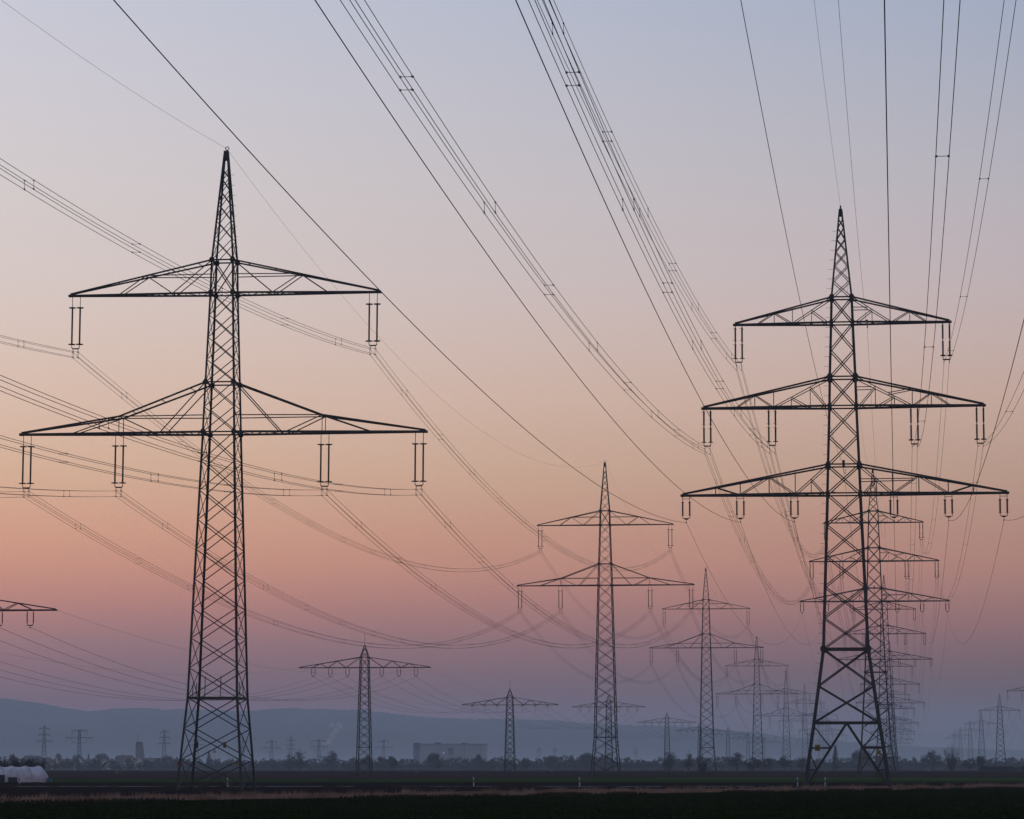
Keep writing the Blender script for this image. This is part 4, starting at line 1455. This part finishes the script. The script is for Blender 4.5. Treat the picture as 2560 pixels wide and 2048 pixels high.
# church steeple seen between the pylon legs
Y = 2300.0
x = (540.5 - CX) / F * Y
root = empty('church_tower', (x, Y, 0), .3)
zt = at(540, 1871, Y).z
m = MB(); m.box((0, 0, zt * .39), 2.3, 2.3, zt * .78); m.build('wall', M['plaster'], root)
m = MB()
zr = zt * .78
m.add([(-1.4, -1.4, zr), (1.4, -1.4, zr), (1.4, 1.4, zr), (-1.4, 1.4, zr), (0, 0, zt)], [(3, 2, 1, 0), (0, 1, 4), (1, 2, 4), (2, 3, 4), (3, 0, 4)])
m.build('spire', M['tile'], root)
tag(root, 'small church tower with pointed spire seen between the big pylon legs', 'church')

# factory hall
Y = 2800.0
x0, x1, xm = [(p - CX) / F * Y for p in (1035, 1218, 1051)]
zt = at(1100, 1861, Y).z
root = empty('factory', ((x0 + x1) / 2, Y, 0))
cx_ = (x0 + x1) / 2
m = MB(); m.box(((xm + x1) / 2 - cx_, 20, zt / 2), x1 - xm, 40, zt); m.build('hall_wall', M['cladding'], root)
m = MB(); m.box(((x0 + xm) / 2 - cx_ - .05, 19.5, zt / 2 + .6), xm - x0, 41, zt + 1.2); m.build('stair_tower', M['cladding_dark'], root)
m = MB(); m.box(((xm + x1) / 2 - cx_, 20, zt + .2), x1 - xm + .6, 40.6, .5); rf = m.build('roof', M['cladding_dark'], root)
for p, hh_ in ((1095, 1.2), (1161, .8)):
    m = MB(); m.box(((p - CX) / F * Y - cx_, 12, zt + .45 + hh_ / 2), 5.5, 5, hh_); m.build('vent', M['cladding_dark'], rf)
m = MB(); m.box(((1128 - CX) / F * Y - cx_, -3, at(1128, 1879, Y).z), 4.4, 6.2, 6.4); m.build('annex', M['cladding_dark'], root)
for p in (1096, 1162, 1201):
    m = MB(); m.box(((p - CX) / F * Y - cx_, -.12, zt * .5), .5, .24, zt * .96); m.build('downpipe', M['cladding_dark'], root)
lm = bpy.data.materials.new('lit_lamp'); lm.use_nodes = True
b = lm.node_tree.nodes['Principled BSDF']
b.inputs['Emission Color'].default_value = (.85, .93, 1, 1); b.inputs['Emission Strength'].default_value = 2.2
m = MB(); m.box((0, 0, 0), .5, .3, .5)
lo = m.build('lamp', lm, root); p = at(1109, 1882.5, Y); lo.location = (p.x - cx_, -.4, p.z)
tag(root, 'long pale factory hall with a darker block at one end and one lit lamp', 'factory')

# steam drifting up from behind the trees
bl = MB()
rr = random.Random(5)
def ico(c, R):
    me = bpy.data.meshes.new('tmp')
    import bmesh
    bm = bmesh.new(); bmesh.ops.create_icosphere(bm, subdivisions=2, radius=R)
    vs = [Vector(c) + v.co for v in bm.verts]; fs = [tuple(v.index for v in f.verts) for f in bm.faces]
    bm.free(); bpy.data.meshes.remove(me)
    bl.add(vs, fs)
Y = 3900.0
for k in range(34):
    t = k / 33
    pxx = 816 + 30 * t + rr.gauss(0, 3 + 5 * t); pyy = 1862 - 54 * t + rr.gauss(0, 3)
    p = at(pxx, pyy, Y)
    ico((p.x, Y + rr.gauss(0, 3), p.z), rr.uniform(1.6, 3.4))
pm = bpy.data.materials.new('steam'); pm.use_nodes = True
pn = pm.node_tree; pn.nodes.clear()
po = pn.nodes.new('ShaderNodeOutputMaterial'); pv2 = pn.nodes.new('ShaderNodeVolumePrincipled')
pv2.inputs['Color'].default_value = (1, .78, .80, 1); pv2.inputs['Density'].default_value = .045
for k in ('Density Attribute', 'Color Attribute', 'Temperature Attribute'):
    if k in pv2.inputs:
        pv2.inputs[k].default_value = ''
pn.links.new(pv2.outputs[0], po.inputs['Volume'])
pm.cycles.homogeneous_volume = True
ob = bl.build('steam', pm)
rmod = ob.modifiers.new('remesh', 'REMESH'); rmod.mode = 'VOXEL'; rmod.voxel_size = .7
tag(ob, 'faint pinkish steam cloud drifting up in front of the hills', 'steam', kind='stuff')

# ------------------------------------------------------------------ plastic tunnel
Y = 338.0
xe = (131 - CX) / F * Y
root = empty('polytunnel', (xe - 1.05, Y + 1.2, 0), math.radians(34))
TW, TH_, TL, NB = 1.85, 1.74, 11.0, 7
def arch(a):                # half-circle-ish section with straight foot
    return (-TW * math.cos(a), TH_ * (math.sin(a) ** .86))
cv = MB()
NA, NS = 18, NB * 6
for i in range(NS + 1):
    u = i / NS
    ph = (u * NB) % 1.0
    sag = 1 - .065 * math.sin(math.pi * ph)
    for j in range(NA + 1):
        y_, z_ = arch(math.pi * j / NA)
        cv.v.append((-.35 - TL * u, y_ * sag, z_ * sag))
for i in range(NS):
    for j in range(NA):
        a = i * (NA + 1) + j
        cv.f.append((a, a + 1, a + NA + 2, a + NA + 1))
cv.build('plastic_cover', M['tarp'], root, smooth=True)
for k in range(NB + 1):
    hp = MB()
    xk = -.35 - TL * k / NB
    hp.tube([(xk, arch(math.pi * j / NA)[0] * 1.012, arch(math.pi * j / NA)[1] * 1.012) for j in range(NA + 1)], .035, 6)
    hp.build('hoop', M['white'], root)
ew = MB()                   # end wall leaning outward to the ground
pts = [(-.35, arch(math.pi * j / NA)[0], arch(math.pi * j / NA)[1]) for j in range(NA + 1)]
bpts = [(-.35 + .55 * (1 - q[2] / TH_) , q[1], q[2] * .96) for q in pts]
ew.v = pts + bpts + [(.0, 0, .5)]
for j in range(NA):
    ew.f.append((j, j + 1, NA + 2 + j, NA + 1 + j))
    ew.f.append((NA + 1 + j, NA + 2 + j, 2 * NA + 2))
ew.build('end_wall', M['tarp'], root)
dp = MB(); dp.box((-4.2, -TW - .02, .30), 1.0, .05, .55); dp.build('side_flap', M['black'], root)
dp = MB(); dp.box((-5.6, -TW - .02, .42), .9, .05, .8); dp.build('door', M['black'], root)
tag(root, 'low plastic-covered growing tunnel with hoops at the picture edge', 'polytunnel')
m = MB()
m.box((0, 0, .25), .46, .5, .46); m.box((0, 0, .50), .52, .56, .05); m.box((0, 0, .02), .40, .44, .05)
o = m.build('crate', M['teal']); o.location = (xe + .12, Y - .4, 0)
tag(o, 'teal box standing at the sloping end of the plastic tunnel', 'crate')

# ------------------------------------------------------------------ road marker posts
def marker(px, Y, hgt, label, lean=0.0, group='white marker posts along the road'):
    x = (px - CX) / F * Y
    root = empty('marker_post', (x, Y, 0), random.uniform(-.3, .3))
    root.rotation_euler[1] = lean
    m = MB()
    w0, w1, d0, d1 = .105, .085, .10, .07
    zs = hgt
    m.add([(-w0/2, -d0/2, 0), (w0/2, -d0/2, 0), (w0/2, d0/2, 0), (-w0/2, d0/2, 0),
           (-w1/2, -d1/2, zs * .93), (w1/2, -d1/2, zs * .93), (w1/2, d1/2, zs), (-w1/2, d1/2, zs)],
          [(3, 2, 1, 0), (4, 5, 6, 7), (0, 1, 5, 4), (1, 2, 6, 5), (2, 3, 7, 6), (3, 0, 4, 7)])
    m.build('post', M['white'], root)
    m = MB(); m.box((0, 0, zs * .62), .112, .112, zs * .16); m.build('reflector_band', M['black'], root)
    return tag(root, label, 'marker post', group)

marker(574, 262, .80, 'white marker post seen between the legs of the big two-armed pylon')
marker(1184.8, 262, .82, 'white marker post alone, mid-picture, left of the jumper-loop pylon')
marker(1447.8, 262, .82, 'white marker post just left of the second two-armed pylon foot')
marker(1989, 262, .82, 'white marker post just left of the splayed pylon foot')
marker(2057.5, 262, .80, 'white marker post between the splayed pylon feet')
marker(57.8, 300, .75, 'short white marker post in front of the plastic tunnel')
for px, Y, lb in ((298, 690, 'small far white marker post left of the big two-armed pylon'),
                  (964, 1150, 'tiny far white post right of the low rod-topped pylon'),
                  (1041.6, 880, 'tiny far white post in front of the factory trees'),
                  (1379, 900, 'small far white post right of the jumper-loop pylon'),
                  (1332, 1250, 'tiny far white post beside the jumper-loop pylon'),
                  (1586, 1250, 'tiny far white post right of the second two-armed pylon'),
                  (1812, 1150, 'tiny far white post right of the third two-armed pylon'),
                  (2057.5, 950, 'small far white post above the near post between splayed feet'),
                  (2316, 1000, 'small far white post below the round bare tree'),
                  (2363.6, 1000, 'small far white post at the foot of the tall bare bush')):
    marker(px, Y, 1.0, lb, group='far white posts')
marker(1709.6, 900, 1.25, 'leaning far white post left of the third two-armed pylon', lean=.28, group='far white posts')

# ------------------------------------------------------------------ render settings
scene.render.engine = 'CYCLES'
scene.view_settings.view_transform = 'Standard'
scene.view_settings.look = 'None'
scene.view_settings.exposure = 0.0
scene.view_settings.gamma = 1.0
scene.view_settings.use_curve_mapping = False
scene.cycles.use_denoising = True
scene.cycles.denoiser = 'OPENIMAGEDENOISE'
scene.cycles.denoising_prefilter = 'ACCURATE'
scene.cycles.denoising_quality = 'HIGH'
scene.cycles.use_adaptive_sampling = False
scene.cycles.max_bounces = 5
scene.cycles.diffuse_bounces = 2
scene.cycles.volume_bounces = 0
scene.cycles.filter_width = 1.5
